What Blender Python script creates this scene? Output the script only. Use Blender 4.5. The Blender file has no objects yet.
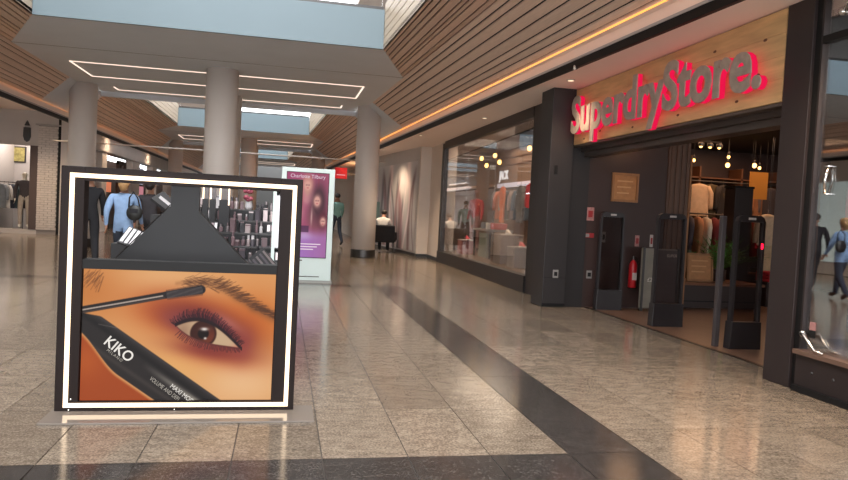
import bpy, bmesh, math, random
import numpy as np
from mathutils import Matrix, Vector
random.seed(7)
SC = bpy.context.scene
COL = SC.collection
PI = math.pi

# ------------------------------------------------------------------ camera
F = 688.0
CAM_R = Matrix(((0.97832475, -0.04276294, -0.20261298),
                (-0.2005341, 0.04835574, -0.97849262),
                (0.05164072, 0.99791435, 0.03873219)))
CAM_H = 1.3
cam = bpy.data.objects.new('camera', bpy.data.cameras.new('camera'))
COL.objects.link(cam)
cam.data.sensor_width = 36.0
cam.data.lens = F / 848 * 36
cam.data.clip_start = 0.05
cam.data.clip_end = 300
M4 = CAM_R.to_4x4(); M4.translation = (0, 0, CAM_H)
cam.matrix_world = M4
SC.camera = cam

# ------------------------------------------------------------------ colour management and world
SC.view_settings.view_transform = 'Standard'
SC.view_settings.look = 'None'
SC.view_settings.gamma = 1.0
SC.view_settings.use_curve_mapping = False
SC.view_settings.exposure = 0.43
wd = bpy.data.worlds.new('overcast_sky'); SC.world = wd
wd.use_nodes = True
wd.node_tree.nodes['Background'].inputs[0].default_value = (0.79, 0.81, 0.82, 1)
wd.node_tree.nodes['Background'].inputs[1].default_value = 4.8

def area_light(name, loc, sx, sy, power, col, rot=(0, 0, 0)):
    l = bpy.data.lights.new(name, 'AREA'); l.shape = 'RECTANGLE'
    l.size = sx; l.size_y = sy; l.energy = power; l.color = col
    o = bpy.data.objects.new(name, l); COL.objects.link(o)
    o.location = loc; o.rotation_euler = rot
    return o
def point_light(name, loc, power, col, r=0.05, parent=None):
    l = bpy.data.lights.new(name, 'POINT'); l.energy = power; l.color = col; l.shadow_soft_size = r
    o = bpy.data.objects.new(name, l); COL.objects.link(o); o.location = loc
    return o
# daylight coming down through the glazed roof over each opening in the upper floor
area_light('skylight', (-1.2, 3.0, 8.4), 5.2, 16.5, 110, (0.86, 0.95, 1.0))
area_light('skylight', (-1.4, 24.3, 8.4), 4.8, 6.0, 260, (0.86, 0.95, 1.0))
area_light('skylight', (-1.6, 39.7, 8.4), 4.6, 6.0, 260, (0.86, 0.95, 1.0))
area_light('skylight', (-1.7, 56.0, 8.4), 4.6, 7.0, 260, (0.86, 0.95, 1.0))

# ------------------------------------------------------------------ helpers
def lin(c):
    out = []
    for v in c[:3]:
        v = v / 255.0
        out.append(v / 12.92 if v <= 0.04045 else ((v + 0.055) / 1.055) ** 2.4)
    return tuple(out) + (1.0,)
MATS = {}
def mat(name, col, rough=0.5, metal=0.0, emit=None, es=0.0, var=0.0, vscale=8.0, vstretch=(1, 1, 1), bump=0.0,
        bscale=60.0, objrand=0.0, spec=0.5, alpha=1.0):
    if name in MATS: return MATS[name]
    m = bpy.data.materials.new(name); m.use_nodes = True
    nt = m.node_tree; N = nt.nodes; L = nt.links
    b = N['Principled BSDF']
    b.inputs['Base Color'].default_value = lin(col)
    b.inputs['Roughness'].default_value = rough
    b.inputs['Metallic'].default_value = metal
    b.inputs['Specular IOR Level'].default_value = spec
    if emit:
        b.inputs['Emission Color'].default_value = lin(emit)
        b.inputs['Emission Strength'].default_value = es
    if var or objrand or bump:
        geo = N.new('ShaderNodeNewGeometry')
        mp = N.new('ShaderNodeVectorMath'); mp.operation = 'MULTIPLY'
        mp.inputs[1].default_value = vstretch
        L.new(geo.outputs['Position'], mp.inputs[0])
    if var or objrand:
        no = N.new('ShaderNodeTexNoise'); no.inputs['Scale'].default_value = vscale; no.inputs['Detail'].default_value = 5
        L.new(mp.outputs[0], no.inputs['Vector'])
        mr = N.new('ShaderNodeMapRange'); mr.inputs[1].default_value = 0.25; mr.inputs[2].default_value = 0.75
        mr.inputs[3].default_value = 1 - var; mr.inputs[4].default_value = 1 + var
        L.new(no.outputs['Fac'], mr.inputs[0])
        fac = mr.outputs[0]
        if objrand:
            oi = N.new('ShaderNodeObjectInfo')
            m2 = N.new('ShaderNodeMapRange'); m2.inputs[3].default_value = 1 - objrand; m2.inputs[4].default_value = 1 + objrand
            L.new(oi.outputs['Random'], m2.inputs[0])
            mm = N.new('ShaderNodeMath'); mm.operation = 'MULTIPLY'
            L.new(fac, mm.inputs[0]); L.new(m2.outputs[0], mm.inputs[1]); fac = mm.outputs[0]
        sc = N.new('ShaderNodeVectorMath'); sc.operation = 'SCALE'
        sc.inputs[0].default_value = lin(col)[:3]
        L.new(fac, sc.inputs['Scale']); L.new(sc.outputs[0], b.inputs['Base Color'])
    if bump:
        nb = N.new('ShaderNodeTexNoise'); nb.inputs['Scale'].default_value = bscale
        L.new(mp.outputs[0], nb.inputs['Vector'])
        bp = N.new('ShaderNodeBump'); bp.inputs['Strength'].default_value = bump; bp.inputs['Distance'].default_value = 0.01
        L.new(nb.outputs['Fac'], bp.inputs['Height']); L.new(bp.outputs[0], b.inputs['Normal'])
    MATS[name] = m
    return m

def emis(name, col, s):
    if name in MATS: return MATS[name]
    m = bpy.data.materials.new(name); m.use_nodes = True
    nt = m.node_tree; nt.nodes.clear()
    e = nt.nodes.new('ShaderNodeEmission'); e.inputs[0].default_value = lin(col); e.inputs[1].default_value = s
    o = nt.nodes.new('ShaderNodeOutputMaterial'); nt.links.new(e.outputs[0], o.inputs[0])
    MATS[name] = m
    return m

def glass(name, refl, tint=(255, 255, 255), rough=0.0):
    """a coated shop pane: a fixed share mirrors, the rest passes straight through"""
    if name in MATS: return MATS[name]
    m = bpy.data.materials.new(name); m.use_nodes = True
    nt = m.node_tree; nt.nodes.clear(); N = nt.nodes; L = nt.links
    t = N.new('ShaderNodeBsdfTransparent'); t.inputs[0].default_value = lin(tint)
    g = N.new('ShaderNodeBsdfGlossy'); g.inputs['Roughness'].default_value = rough
    g.inputs[0].default_value = (0.95, 0.97, 1, 1)
    lw0 = N.new('ShaderNodeLayerWeight'); lw0.inputs[0].default_value = 0.5
    lw = N.new('ShaderNodeMath'); lw.operation = 'POWER'; lw.inputs[1].default_value = 5.0
    L.new(lw0.outputs['Facing'], lw.inputs[0])
    ad = N.new('ShaderNodeMath'); ad.operation = 'ADD'; ad.use_clamp = True; ad.inputs[1].default_value = refl
    mx = N.new('ShaderNodeMixShader'); o = N.new('ShaderNodeOutputMaterial')
    L.new(lw.outputs[0], ad.inputs[0]); L.new(ad.outputs[0], mx.inputs[0])
    L.new(t.outputs[0], mx.inputs[1]); L.new(g.outputs[0], mx.inputs[2]); L.new(mx.outputs[0], o.inputs[0])
    MATS[name] = m
    return m

BASE = {}
def setp(o, label=None, cat=None, group=None, kind=None):
    if label: o['label'] = label
    if cat: o['category'] = cat
    if group: o['group'] = group
    if kind: o['kind'] = kind
    return o
def thing(name, label, cat, loc=(0, 0, 0), rotz=0.0, group=None, kind=None):
    o = bpy.data.objects.new(name, None); COL.objects.link(o)
    o.empty_display_size = 0.1
    o.location = loc; o.rotation_euler = (0, 0, rotz)
    BASE[o.name] = Vector(loc)
    return setp(o, label, cat, group, kind)

class MB:
    def __init__(s): s.v = []; s.f = []
    def add(s, v, f):
        n = len(s.v); s.v += [tuple(p) for p in v]; s.f += [tuple(i + n for i in q) for q in f]; return s
    def box(s, x0, y0, z0, x1, y1, z1):
        if x1 < x0: x0, x1 = x1, x0
        if y1 < y0: y0, y1 = y1, y0
        if z1 < z0: z0, z1 = z1, z0
        return s.add([(x0, y0, z0), (x1, y0, z0), (x1, y1, z0), (x0, y1, z0), (x0, y0, z1), (x1, y0, z1), (x1, y1, z1), (x0, y1, z1)],
                     [(0, 3, 2, 1), (4, 5, 6, 7), (0, 1, 5, 4), (1, 2, 6, 5), (2, 3, 7, 6), (3, 0, 4, 7)])
    def obox(s, c, size, rot=(0, 0, 0)):
        R = Matrix.Rotation(rot[2], 3, 'Z') @ Matrix.Rotation(rot[1], 3, 'Y') @ Matrix.Rotation(rot[0], 3, 'X')
        hx, hy, hz = [q / 2 for q in size]
        vs = [Vector(c) + R @ Vector(p) for p in [(-hx, -hy, -hz), (hx, -hy, -hz), (hx, hy, -hz), (-hx, hy, -hz), (-hx, -hy, hz), (hx, -hy, hz), (hx, hy, hz), (-hx, hy, hz)]]
        return s.add(vs, [(0, 3, 2, 1), (4, 5, 6, 7), (0, 1, 5, 4), (1, 2, 6, 5), (2, 3, 7, 6), (3, 0, 4, 7)])
    def hexa(s, bot, top):
        """two matching rings of points joined into a solid"""
        n = len(bot)
        fs = [tuple(range(n - 1, -1, -1)), tuple(range(n, 2 * n))]
        fs += [(i, (i + 1) % n, n + (i + 1) % n, n + i) for i in range(n)]
        return s.add(list(bot) + list(top), fs)
    def slab(s, poly, z0, z1):
        return s.hexa([(x, y, z0) for x, y in poly], [(x, y, z1) for x, y in poly])
    def prismy(s, poly, y0, y1):
        return s.hexa([(x, y0, z) for x, z in poly], [(x, y1, z) for x, z in poly])
    def prismx(s, poly, x0, x1):
        return s.hexa([(x0, y, z) for y, z in poly], [(x1, y, z) for y, z in poly])
    def tube(s, pts, r, n=8, caps=True):
        pts = [Vector(p) for p in pts]
        rs = r if isinstance(r, (list, tuple)) else [r] * len(pts)
        base = len(s.v); vs = []; fs = []
        prev = None
        for i, p in enumerate(pts):
            d = (pts[min(i + 1, len(pts) - 1)] - pts[max(i - 1, 0)]).normalized()
            if prev is None:
                a = Vector((0, 0, 1)) if abs(d.z) < 0.9 else Vector((1, 0, 0))
                u = d.cross(a).normalized()
            else:
                u = (prev - d * prev.dot(d)).normalized()
            prev = u
            w = d.cross(u)
            for k in range(n):
                t = 2 * PI * k / n
                vs.append(p + (u * math.cos(t) + w * math.sin(t)) * rs[i])
        for i in range(len(pts) - 1):
            for k in range(n):
                fs.append((i * n + k, i * n + (k + 1) % n, (i + 1) * n + (k + 1) % n, (i + 1) * n + k))
        if caps:
            fs.append(tuple(range(n - 1, -1, -1))); fs.append(tuple(range((len(pts) - 1) * n, len(pts) * n)))
        return s.add(vs, fs)
    def lathe(s, prof, c=(0, 0, 0), n=24):
        vs = []; fs = []
        for r, z in prof:
            for k in range(n):
                t = 2 * PI * k / n
                vs.append((c[0] + r * math.cos(t), c[1] + r * math.sin(t), c[2] + z))
        for i in range(len(prof) - 1):
            for k in range(n):
                fs.append((i * n + k, i * n + (k + 1) % n, (i + 1) * n + (k + 1) % n, (i + 1) * n + k))
        fs.append(tuple(range(n - 1, -1, -1))); fs.append(tuple(range((len(prof) - 1) * n, len(prof) * n)))
        return s.add(vs, fs)
    def ball(s, c, r, n=12, m=8):
        if not isinstance(r, (tuple, list)): r = (r, r, r)
        vs = [(c[0], c[1], c[2] - r[2])]; fs = []
        for i in range(1, m):
            a = PI * i / m
            for k in range(n):
                t = 2 * PI * k / n
                vs.append((c[0] + r[0] * math.sin(a) * math.cos(t), c[1] + r[1] * math.sin(a) * math.sin(t), c[2] - r[2] * math.cos(a)))
        vs.append((c[0], c[1], c[2] + r[2])); e = len(vs) - 1
        for k in range(n):
            fs.append((0, 1 + (k + 1) % n, 1 + k))
            for i in range(m - 2):
                a0 = 1 + i * n
                fs.append((a0 + k, a0 + (k + 1) % n, a0 + n + (k + 1) % n, a0 + n + k))
            a0 = 1 + (m - 2) * n
            fs.append((a0 + k, a0 + (k + 1) % n, e))
        return s.add(vs, fs)
    def build(s, name, m, parent=None, smooth=False, bevel=0.0, local=False, autos=False):
        vs = [Vector(p) for p in s.v]
        if parent is not None:
            org = Vector((0, 0, 0)) if local else BASE[parent.name]
        else:
            lo = [min(p[i] for p in vs) for i in range(3)]; hi = [max(p[i] for p in vs) for i in range(3)]
            org = Vector(((lo[0] + hi[0]) / 2, (lo[1] + hi[1]) / 2, lo[2]))
        me = bpy.data.meshes.new(name)
        me.from_pydata([tuple(p - org) for p in vs], [], s.f)
        bm = bmesh.new(); bm.from_mesh(me)
        bmesh.ops.recalc_face_normals(bm, faces=bm.faces)
        bm.to_mesh(me); bm.free()
        me.materials.append(m)
        if smooth: me.shade_smooth()
        o = bpy.data.objects.new(name, me); COL.objects.link(o)
        if parent is not None:
            o.parent = parent
            BASE[o.name] = org
        else:
            o.location = org; BASE[o.name] = org
        if bevel:
            md = o.modifiers.new('bevel', 'BEVEL'); md.width = bevel; md.segments = 2; md.limit_method = 'ANGLE'
        return o
def B(x0, y0, z0, x1, y1, z1): return MB().box(x0, y0, z0, x1, y1, z1)
def struct(mb, name, m, label, bevel=0.0, smooth=False):
    o = mb.build(name, m, None, smooth, bevel); return setp(o, label, None, None, 'structure')
def single(mb, name, m, label, cat, group=None, smooth=False, bevel=0.0):
    o = mb.build(name, m, None, smooth, bevel); return setp(o, label, cat, group)
def copy_tree(o, loc=None, rotz=None, label=None, parent=None):
    c = o.copy(); COL.objects.link(c); c.parent = parent
    if loc is not None: c.location = loc
    if rotz is not None: c.rotation_euler = (0, 0, rotz)
    if label: c['label'] = label
    for ch in list(o.children): copy_tree(ch, parent=c)
    return c

def text_mesh(body, size=1.0, extrude=0.0, offset=0.0, align='LEFT', shear=0.0, spacing=1.0):
    cu = bpy.data.curves.new('lettering', 'FONT'); cu.body = body; cu.size = size
    cu.extrude = extrude; cu.offset = offset; cu.align_x = align; cu.shear = shear; cu.space_character = spacing
    cu.resolution_u = 4
    o = bpy.data.objects.new('lettering', cu); COL.objects.link(o)
    bpy.context.view_layer.update()
    dg = bpy.context.evaluated_depsgraph_get()
    me = bpy.data.meshes.new_from_object(o.evaluated_get(dg))
    bpy.data.objects.remove(o); bpy.data.curves.remove(cu)
    return me
def place_text(name, body, size, origin, ux, uy, m, parent, extrude=0.0005, offset=0.0, xs=1.0, align='LEFT', label=None, spacing=1.0):
    """lettering as a thin mesh: ux / uy are the directions of writing and of the letters' height"""
    me = text_mesh(body, size, extrude, offset, align, spacing=spacing)
    ux = Vector(ux).normalized(); uy = Vector(uy).normalized(); uz = ux.cross(uy)
    org = Vector(origin) - BASE[parent.name]
    for v in me.vertices:
        p = v.co
        v.co = org + ux * p.x * xs + uy * p.y + uz * p.z
    me.materials.clear(); me.materials.append(m)
    o = bpy.data.objects.new(name, me); COL.objects.link(o); o.parent = parent
    BASE[o.name] = BASE[parent.name]
    if label: o['label'] = label
    return o
def painted(name, org, ux, uy, w, h, nx, ny, fn, rough=0.4, emit=0.0, parent=None, flip=False):
    """a flat print: fn(u, v) -> sRGB array (0-255); v runs down; stored as a colour attribute"""
    us, vs = np.meshgrid(np.linspace(0, 1, nx + 1), np.linspace(0, 1, ny + 1))
    ux = np.array(ux, float); uy = np.array(uy, float)
    base = np.array(BASE[parent.name]) if parent is not None else np.zeros(3)
    P = np.array(org, float) - base + us[..., None] * w * ux + vs[..., None] * h * uy
    me = bpy.data.meshes.new(name)
    idx = np.arange((nx + 1) * (ny + 1)).reshape(ny + 1, nx + 1)
    fs = np.stack([idx[1:, :-1], idx[1:, 1:], idx[:-1, 1:], idx[:-1, :-1]], -1).reshape(-1, 4)
    me.from_pydata(P.reshape(-1, 3).tolist(), [], fs.tolist())
    c = np.clip(fn(us, vs), 0, 255) / 255.0
    c = np.where(c <= 0.04045, c / 12.92, ((c + 0.055) / 1.055) ** 2.4).reshape(-1, 3)
    at = me.color_attributes.new('print', 'FLOAT_COLOR', 'POINT')
    at.data.foreach_set('color', np.concatenate([c, np.ones((len(c), 1))], 1).astype(np.float32).ravel())
    m = bpy.data.materials.new(name + '_print'); m.use_nodes = True
    nt = m.node_tree; b = nt.nodes['Principled BSDF']; b.inputs['Roughness'].default_value = rough
    a = nt.nodes.new('ShaderNodeVertexColor'); a.layer_name = 'print'
    nt.links.new(a.outputs[0], b.inputs['Base Color'])
    if emit:
        nt.links.new(a.outputs[0], b.inputs['Emission Color']); b.inputs['Emission Strength'].default_value = emit
        b.inputs['Base Color'].default_value = (0.02, 0.02, 0.02, 1)
        nt.links.remove(b.inputs['Base Color'].links[0]); b.inputs['Specular IOR Level'].default_value = 0.08; b.inputs['Base Color'].default_value = (0.006, 0.006, 0.006, 1)
    me.materials.append(m)
    o = bpy.data.objects.new(name, me); COL.objects.link(o)
    if parent is not None: o.parent = parent; BASE[o.name] = BASE[parent.name]
    return o

# ------------------------------------------------------------------ materials
white_plaster = mat('white_plaster', (178, 168, 160), 0.75, var=0.03, vscale=2)
soffit_m = mat('soffit_plaster', (214, 219, 226), 0.8, var=0.03, vscale=1.5)
fascia_m = mat('pale_fascia', (116, 132, 140), 0.5, var=0.02, vscale=1.5)
column_m = mat('column_paint', (214, 203, 196), 0.55, var=0.02, vscale=3)
beige_wall = mat('beige_wall', (214, 200, 188), 0.7, var=0.04, vscale=2)
grey_wall = mat('grey_wall', (196, 188, 184), 0.7, var=0.04, vscale=2)
dark_clad = mat('charcoal_cladding', (42, 38, 39), 0.45, var=0.08, vscale=5)
dark_brown = mat('dark_brown_cladding', (42, 33, 33), 0.45, var=0.08, vscale=4)
black_m = mat('black_paint', (24, 23, 24), 0.5, spec=0.25)
blackmatt = mat('black_matt', (34, 33, 36), 0.6, var=0.05)
steel = mat('brushed_steel', (170, 165, 160), 0.28, 1.0)
darksteel = mat('dark_steel', (80, 78, 78), 0.35, 0.9)
chrome = mat('chrome', (215, 210, 205), 0.12, 1.0)
wood_slat = mat('larch_slat', (218, 190, 172), 0.55, var=0.10, vscale=7, vstretch=(12, 0.6, 12), objrand=0.10)
pale_slat = mat('pale_slat', (190, 172, 152), 0.55, var=0.08, vscale=7, vstretch=(12, 0.6, 12), objrand=0.06)
slat_gap = mat('slat_gap', (22, 18, 16), 0.9)
sign_wood = mat('sign_pine', (206, 170, 120), 0.55, var=0.20, vscale=3, vstretch=(6, 0.8, 6), objrand=0.08)
frame_wood = mat('frame_oak', (150, 104, 66), 0.5, var=0.15, vscale=8, vstretch=(3, 3, 1))
lowceil_m = mat('lower_ceiling', (250, 232, 222), 0.75, var=0.02, vscale=2)
grout = mat('grout', (64, 56, 50), 0.8)
led_white = emis('led_white', (255, 226, 192), 2.2)
led_soffit = emis('led_soffit', (255, 226, 205), 1.1)
led_orange = emis('led_orange', (255, 158, 78), 1.7)
bulb_m = emis('bulb', (255, 190, 104), 5.0)
clear_glass = glass('clear_glass', 0.0)
shop_glass = glass('shop_glass', 0.06)
dark_glass = glass('coated_glass', 0.30)
skin_m = mat('skin', (176, 128, 104), 0.5)

def granite(name, tones, rand_from, dark=False):
    m = bpy.data.materials.new(name); m.use_nodes = True
    nt = m.node_tree; N = nt.nodes; L = nt.links; b = N['Principled BSDF']
    geo = N.new('ShaderNodeNewGeometry')
    vec = N.new('ShaderNodeVectorMath'); vec.operation = 'ADD'
    L.new(geo.outputs['Position'], vec.inputs[0])
    if rand_from == 'object':
        oi = N.new('ShaderNodeObjectInfo'); rnd = oi.outputs['Random']
    else:
        rnd = geo.outputs['Random Per Island']
    cmb = N.new('ShaderNodeMath'); cmb.operation = 'MULTIPLY'; cmb.inputs[1].default_value = 37.0
    L.new(rnd, cmb.inputs[0]); L.new(cmb.outputs[0], vec.inputs[1])
    n1 = N.new('ShaderNodeTexNoise'); n1.inputs['Scale'].default_value = 78; n1.inputs['Detail'].default_value = 4; n1.inputs['Roughness'].default_value = 0.7
    L.new(vec.outputs[0], n1.inputs['Vector'])
    st = N.new('ShaderNodeMapping'); st.inputs['Rotation'].default_value = (0, 0, 0.6); st.inputs['Scale'].default_value = (9, 20, 6)
    L.new(vec.outputs[0], st.inputs['Vector'])
    n2 = N.new('ShaderNodeTexNoise'); n2.inputs['Scale'].default_value = 1.0; n2.inputs['Detail'].default_value = 5; n2.inputs['Distortion'].default_value = 0.6
    L.new(st.outputs[0], n2.inputs['Vector'])
    r1 = N.new('ShaderNodeValToRGB')
    e = r1.color_ramp.elements
    e[0].position = 0.36; e[0].color = lin(tones[0]); e[1].position = 0.62; e[1].color = lin(tones[2])
    k = e.new(0.5); k.color = lin(tones[1])
    mx = N.new('ShaderNodeMath'); mx.operation = 'MULTIPLY_ADD'; mx.inputs[1].default_value = 0.74
    m2 = N.new('ShaderNodeMath'); m2.operation = 'MULTIPLY'; m2.inputs[1].default_value = 0.26
    L.new(n2.outputs['Fac'], m2.inputs[0]); L.new(n1.outputs['Fac'], mx.inputs[0]); L.new(m2.outputs[0], mx.inputs[2])
    L.new(mx.outputs[0], r1.inputs[0])
    mr = N.new('ShaderNodeMapRange'); mr.inputs[3].default_value = 0.86; mr.inputs[4].default_value = 1.16
    L.new(rnd, mr.inputs[0])
    sc = N.new('ShaderNodeVectorMath'); sc.operation = 'SCALE'
    L.new(r1.outputs[0], sc.inputs[0]); L.new(mr.outputs[0], sc.inputs['Scale']); L.new(sc.outputs[0], b.inputs['Base Color'])
    rr = N.new('ShaderNodeMapRange'); rr.inputs[3].default_value = 0.08; rr.inputs[4].default_value = 0.21; b.inputs['Specular IOR Level'].default_value = 0.4
    L.new(n1.outputs['Fac'], rr.inputs[0]); L.new(rr.outputs[0], b.inputs['Roughness'])
    return m
TB = ((86, 76, 66), (118, 105, 92), (148, 134, 119))
TD = ((40, 37, 36), (56, 52, 50), (78, 73, 70))
beige_tile = granite('beige_granite', TB, 'object'); dark_tile = granite('dark_granite', TD, 'object')
beige_tile_far = granite('beige_granite_far', TB, 'island'); dark_tile_far = granite('dark_granite_far', TD, 'island')
# ------------------------------------------------------------------ FLOOR with granite tiles
floor = struct(B(-14, -8, -0.12, 12.5, 66, -0.006), 'floor', grout, 'polished granite mall floor with a dark border pattern')
def to_px(p):
    c = CAM_R.transposed() @ (Vector(p) - Vector((0, 0, CAM_H)))
    if c.z > -0.3: return None
    return (424 - F * c.x / c.z, 240 + F * c.y / c.z)
tiles = []   # x0, x1, y0, y1, dark
def xs_range(a, b, w, off):
    k0 = math.floor((a - off) / w); out = []
    x = off + k0 * w
    while x < b - 1e-6:
        lo, hi = max(a, x), min(b, x + w)
        if hi - lo > 0.03: out.append((lo, hi))
        x += w
    return out
W = 0.455; RH = 0.888
def fill(xa, xb, ya, yb, dark, yoff, rh=RH, stagger=False):
    for i, (x0, x1) in enumerate(xs_range(xa, xb, W, 1.62)):
        for y0, y1 in xs_range(ya, yb, rh, yoff + (rh * 0.5 if stagger and i % 2 else 0)):
            tiles.append((x0, x1, y0, y1, dark))
fill(-8.6, 1.62, -3.0, 3.10, 0, 3.10)
fill(-8.6, 1.62, 3.10, 3.55, 1, 3.10, 0.45)
fill(-8.6, 1.62, 3.55, 11.54, 0, 3.55)
fill(-8.6, 1.62, 11.54, 11.90, 1, 11.54, 0.36)
fill(1.62, 2.075, -3.0, 11.90, 1, 3.55)
fill(2.075, 4.60, -3.0, 11.90, 0, 3.95)
fill(-8.6, 4.60, 11.90, 24.0, 0, 11.90)
fill(-6.9, 3.9, 24.0, 60.0, 0, 24.0)
def tile_area(t):
    ps = [to_px((x, y, 0)) for x, y in ((t[0], t[2]), (t[1], t[2]), (t[1], t[3]), (t[0], t[3]))]
    if any(p is None for p in ps): return 0
    cx = sum(p[0] for p in ps) / 4; cy = sum(p[1] for p in ps) / 4
    if not (-30 < cx < 878 and 0 < cy < 520): return 0
    if t[0] > 4.3: return 0.1
    a = 0
    for i in range(4):
        a += ps[i][0] * ps[(i + 1) % 4][1] - ps[(i + 1) % 4][0] * ps[i][1]
    return abs(a) / 2
tiles.sort(key=tile_area, reverse=True)
tile_mesh = {}
far = {0: MB(), 1: MB()}
for i, (x0, x1, y0, y1, d) in enumerate(tiles):
    g = 0.003
    if i < 290:
        key = (round(x1 - x0, 3), round(y1 - y0, 3), d)
        if key not in tile_mesh:
            hx, hy = (x1 - x0) / 2 - g, (y1 - y0) / 2 - g
            me = bpy.data.meshes.new('floor_tile')
            b = MB().hexa([(-hx, -hy, -0.008), (hx, -hy, -0.008), (hx, hy, -0.008), (-hx, hy, -0.008)],
                          [(-hx, -hy, 0), (hx, -hy, 0), (hx, hy, 0), (-hx, hy, 0)])
            me.from_pydata(b.v, [], b.f)
            me.materials.append(dark_tile if d else beige_tile)
            tile_mesh[key] = me
        o = bpy.data.objects.new('floor_tile', tile_mesh[key]); COL.objects.link(o)
        o.parent = floor
        o.location = Vector(((x0 + x1) / 2, (y0 + y1) / 2, 0)) - BASE['floor']
    else:
        far[d].add([(x0 + g, y0 + g, 0), (x1 - g, y0 + g, 0), (x1 - g, y1 - g, 0), (x0 + g, y1 - g, 0)], [(0, 1, 2, 3)])
setp(far[0].build('far_beige_tiling', beige_tile_far, floor), kind='stuff')
setp(far[1].build('far_dark_tiling', dark_tile_far, floor), kind='stuff')

# ------------------------------------------------------------------ UPPER FLOOR: bridges, slatted soffits, bulkheads
ZS = 4.13; ZC = 3.53; ZL = 3.25
XvR = lambda y: 1.60 - 0.047 * (y - 12.1)
XfR = lambda y: 2.36 - 0.05 * (y - 14.45)
XcR = lambda y: 3.30 - 0.047 * (y - 12.1)
XbR = lambda y: 3.35 - 0.052 * (y - 12.1)
XvL = lambda y: -4.02
XfL = lambda y: -5.15
XcL = lambda y: -5.78
XbL = lambda y: -5.72

def wood(side, ys, yd0, yd1, ye, single_boards, label):
    Xv, Xf, Xc = (XvR, XfR, XcR) if side > 0 else (XvL, XfL, XcL)
    def P(x_of, t, y, z): return (x_of(y), y, z)
    back = MB()
    for (a, b, za, zb, e0, e1) in ((Xv, Xf, ZS, ZS, yd0, yd1), (Xf, Xc, ZS, ZC, ye, ye)):
        o = 0.03
        back.hexa([(a(ys), ys, za + o), (b(ys), ys, zb + o), (b(e1), e1, zb + o), (a(e0), e0, za + o)],
                  [(a(ys), ys, za + o + .05), (b(ys), ys, zb + o + .05), (b(e1), e1, zb + o + .05), (a(e0), e0, za + o + .05)])
    root = struct(back, 'ceiling_right' if side > 0 else 'ceiling_left', slat_gap, label)
    joined = MB()
    rnd = random.Random(3)
    for part, n in ((0, 8), (1, 8)):
        ws = [rnd.choice((0.8, 1.0, 1.0, 1.5)) for _ in range(n)]
        tot = sum(ws); t = 0.0
        for w in ws:
            t0 = t / tot; t += w; t1 = t / tot - (0.034 if part == 0 else 0.032)
            a, b, za, zb = (Xv, Xf, ZS, ZS) if part == 0 else (Xf, Xc, ZS, ZC)
            def pt(tt, y, dz):
                return (a(y) + (b(y) - a(y)) * tt, y, za + (zb - za) * tt + dz)
            if part == 0: ya, yb = yd0 + (yd1 - yd0) * t0, yd0 + (yd1 - yd0) * t1
            else: ya = yb = ye
            mb = MB() if single_boards else joined
            mb.hexa([pt(t0, ys, 0), pt(t1, ys, 0), pt(t1, yb, 0), pt(t0, ya, 0)],
                    [pt(t0, ys, 0.02), pt(t1, ys, 0.02), pt(t1, yb, 0.02), pt(t0, ya, 0.02)])
            if single_boards: mb.build('slat', wood_slat, root)
    if not single_boards: setp(joined.build('slat_boards', wood_slat, root), kind='stuff')
    # upright fascia of horizontal boards along the opening
    fb = MB() if not single_boards else None
    s = side
    def seg(z0, z1, dx, th):
        y0, y1 = ys, yd0 - 0.002
        q = lambda y, d: (Xv(y) + s * d, y)
        return [(*q(y0, dx), z0), (*q(y1, dx), z0), (*q(y1, dx + th), z0), (*q(y0, dx + th), z0)], \
               [(*q(y0, dx), z1), (*q(y1, dx), z1), (*q(y1, dx + th), z1), (*q(y0, dx + th), z1)]
    bk = MB().hexa(*seg(4.16, 4.92, 0.03, 0.05))
    fr = struct(bk, 'trim_%s_gallery' % ('right' if s > 0 else 'left'), slat_gap, label.replace('soffit', 'upright gallery edge'))
    for z0, z1 in ((4.13, 4.31), (4.325, 4.45), (4.465, 4.59), (4.605, 4.73), (4.745, 4.92)):
        if single_boards: MB().hexa(*seg(z0, z1, 0.0, 0.03)).build('board', pale_slat, fr)
        else: fb.hexa(*seg(z0, z1, 0.0, 0.03))
    if not single_boards: setp(fb.build('edge_boards', pale_slat, fr), kind='stuff')
    # floor of the gallery above
    xo = 6.2 if s > 0 else -9.6
    up = MB().hexa([(Xv(ys) + s * .09, ys, 4.22), (xo, ys, 4.22), (xo, yd0, 4.22), (Xv(yd0) + s * .09, yd0, 4.22)],
                   [(Xv(ys) + s * .09, ys, 4.9), (xo, ys, 4.9), (xo, yd0, 4.9), (Xv(yd0) + s * .09, yd0, 4.9)])
    struct(up, 'trim_upper_floor', white_plaster, 'upper gallery floor slab above the slatted soffit')
SEC = ((-8.0, 12.1, 14.45, 18.1), (21.1, 27.5, 29.85, 33.5), (36.5, 42.9, 45.25, 48.9))
for k, (ys, d0, d1, ye) in enumerate(SEC):
    nm = ('nearest', 'second', 'farthest')[k]
    wood(1, ys, d0, d1, ye, k == 0, '%s slatted timber soffit along the right gallery' % nm)
    wood(-1, ys, d0, d1, ye, k == 0, '%s slatted timber soffit along the left gallery' % nm)

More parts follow.
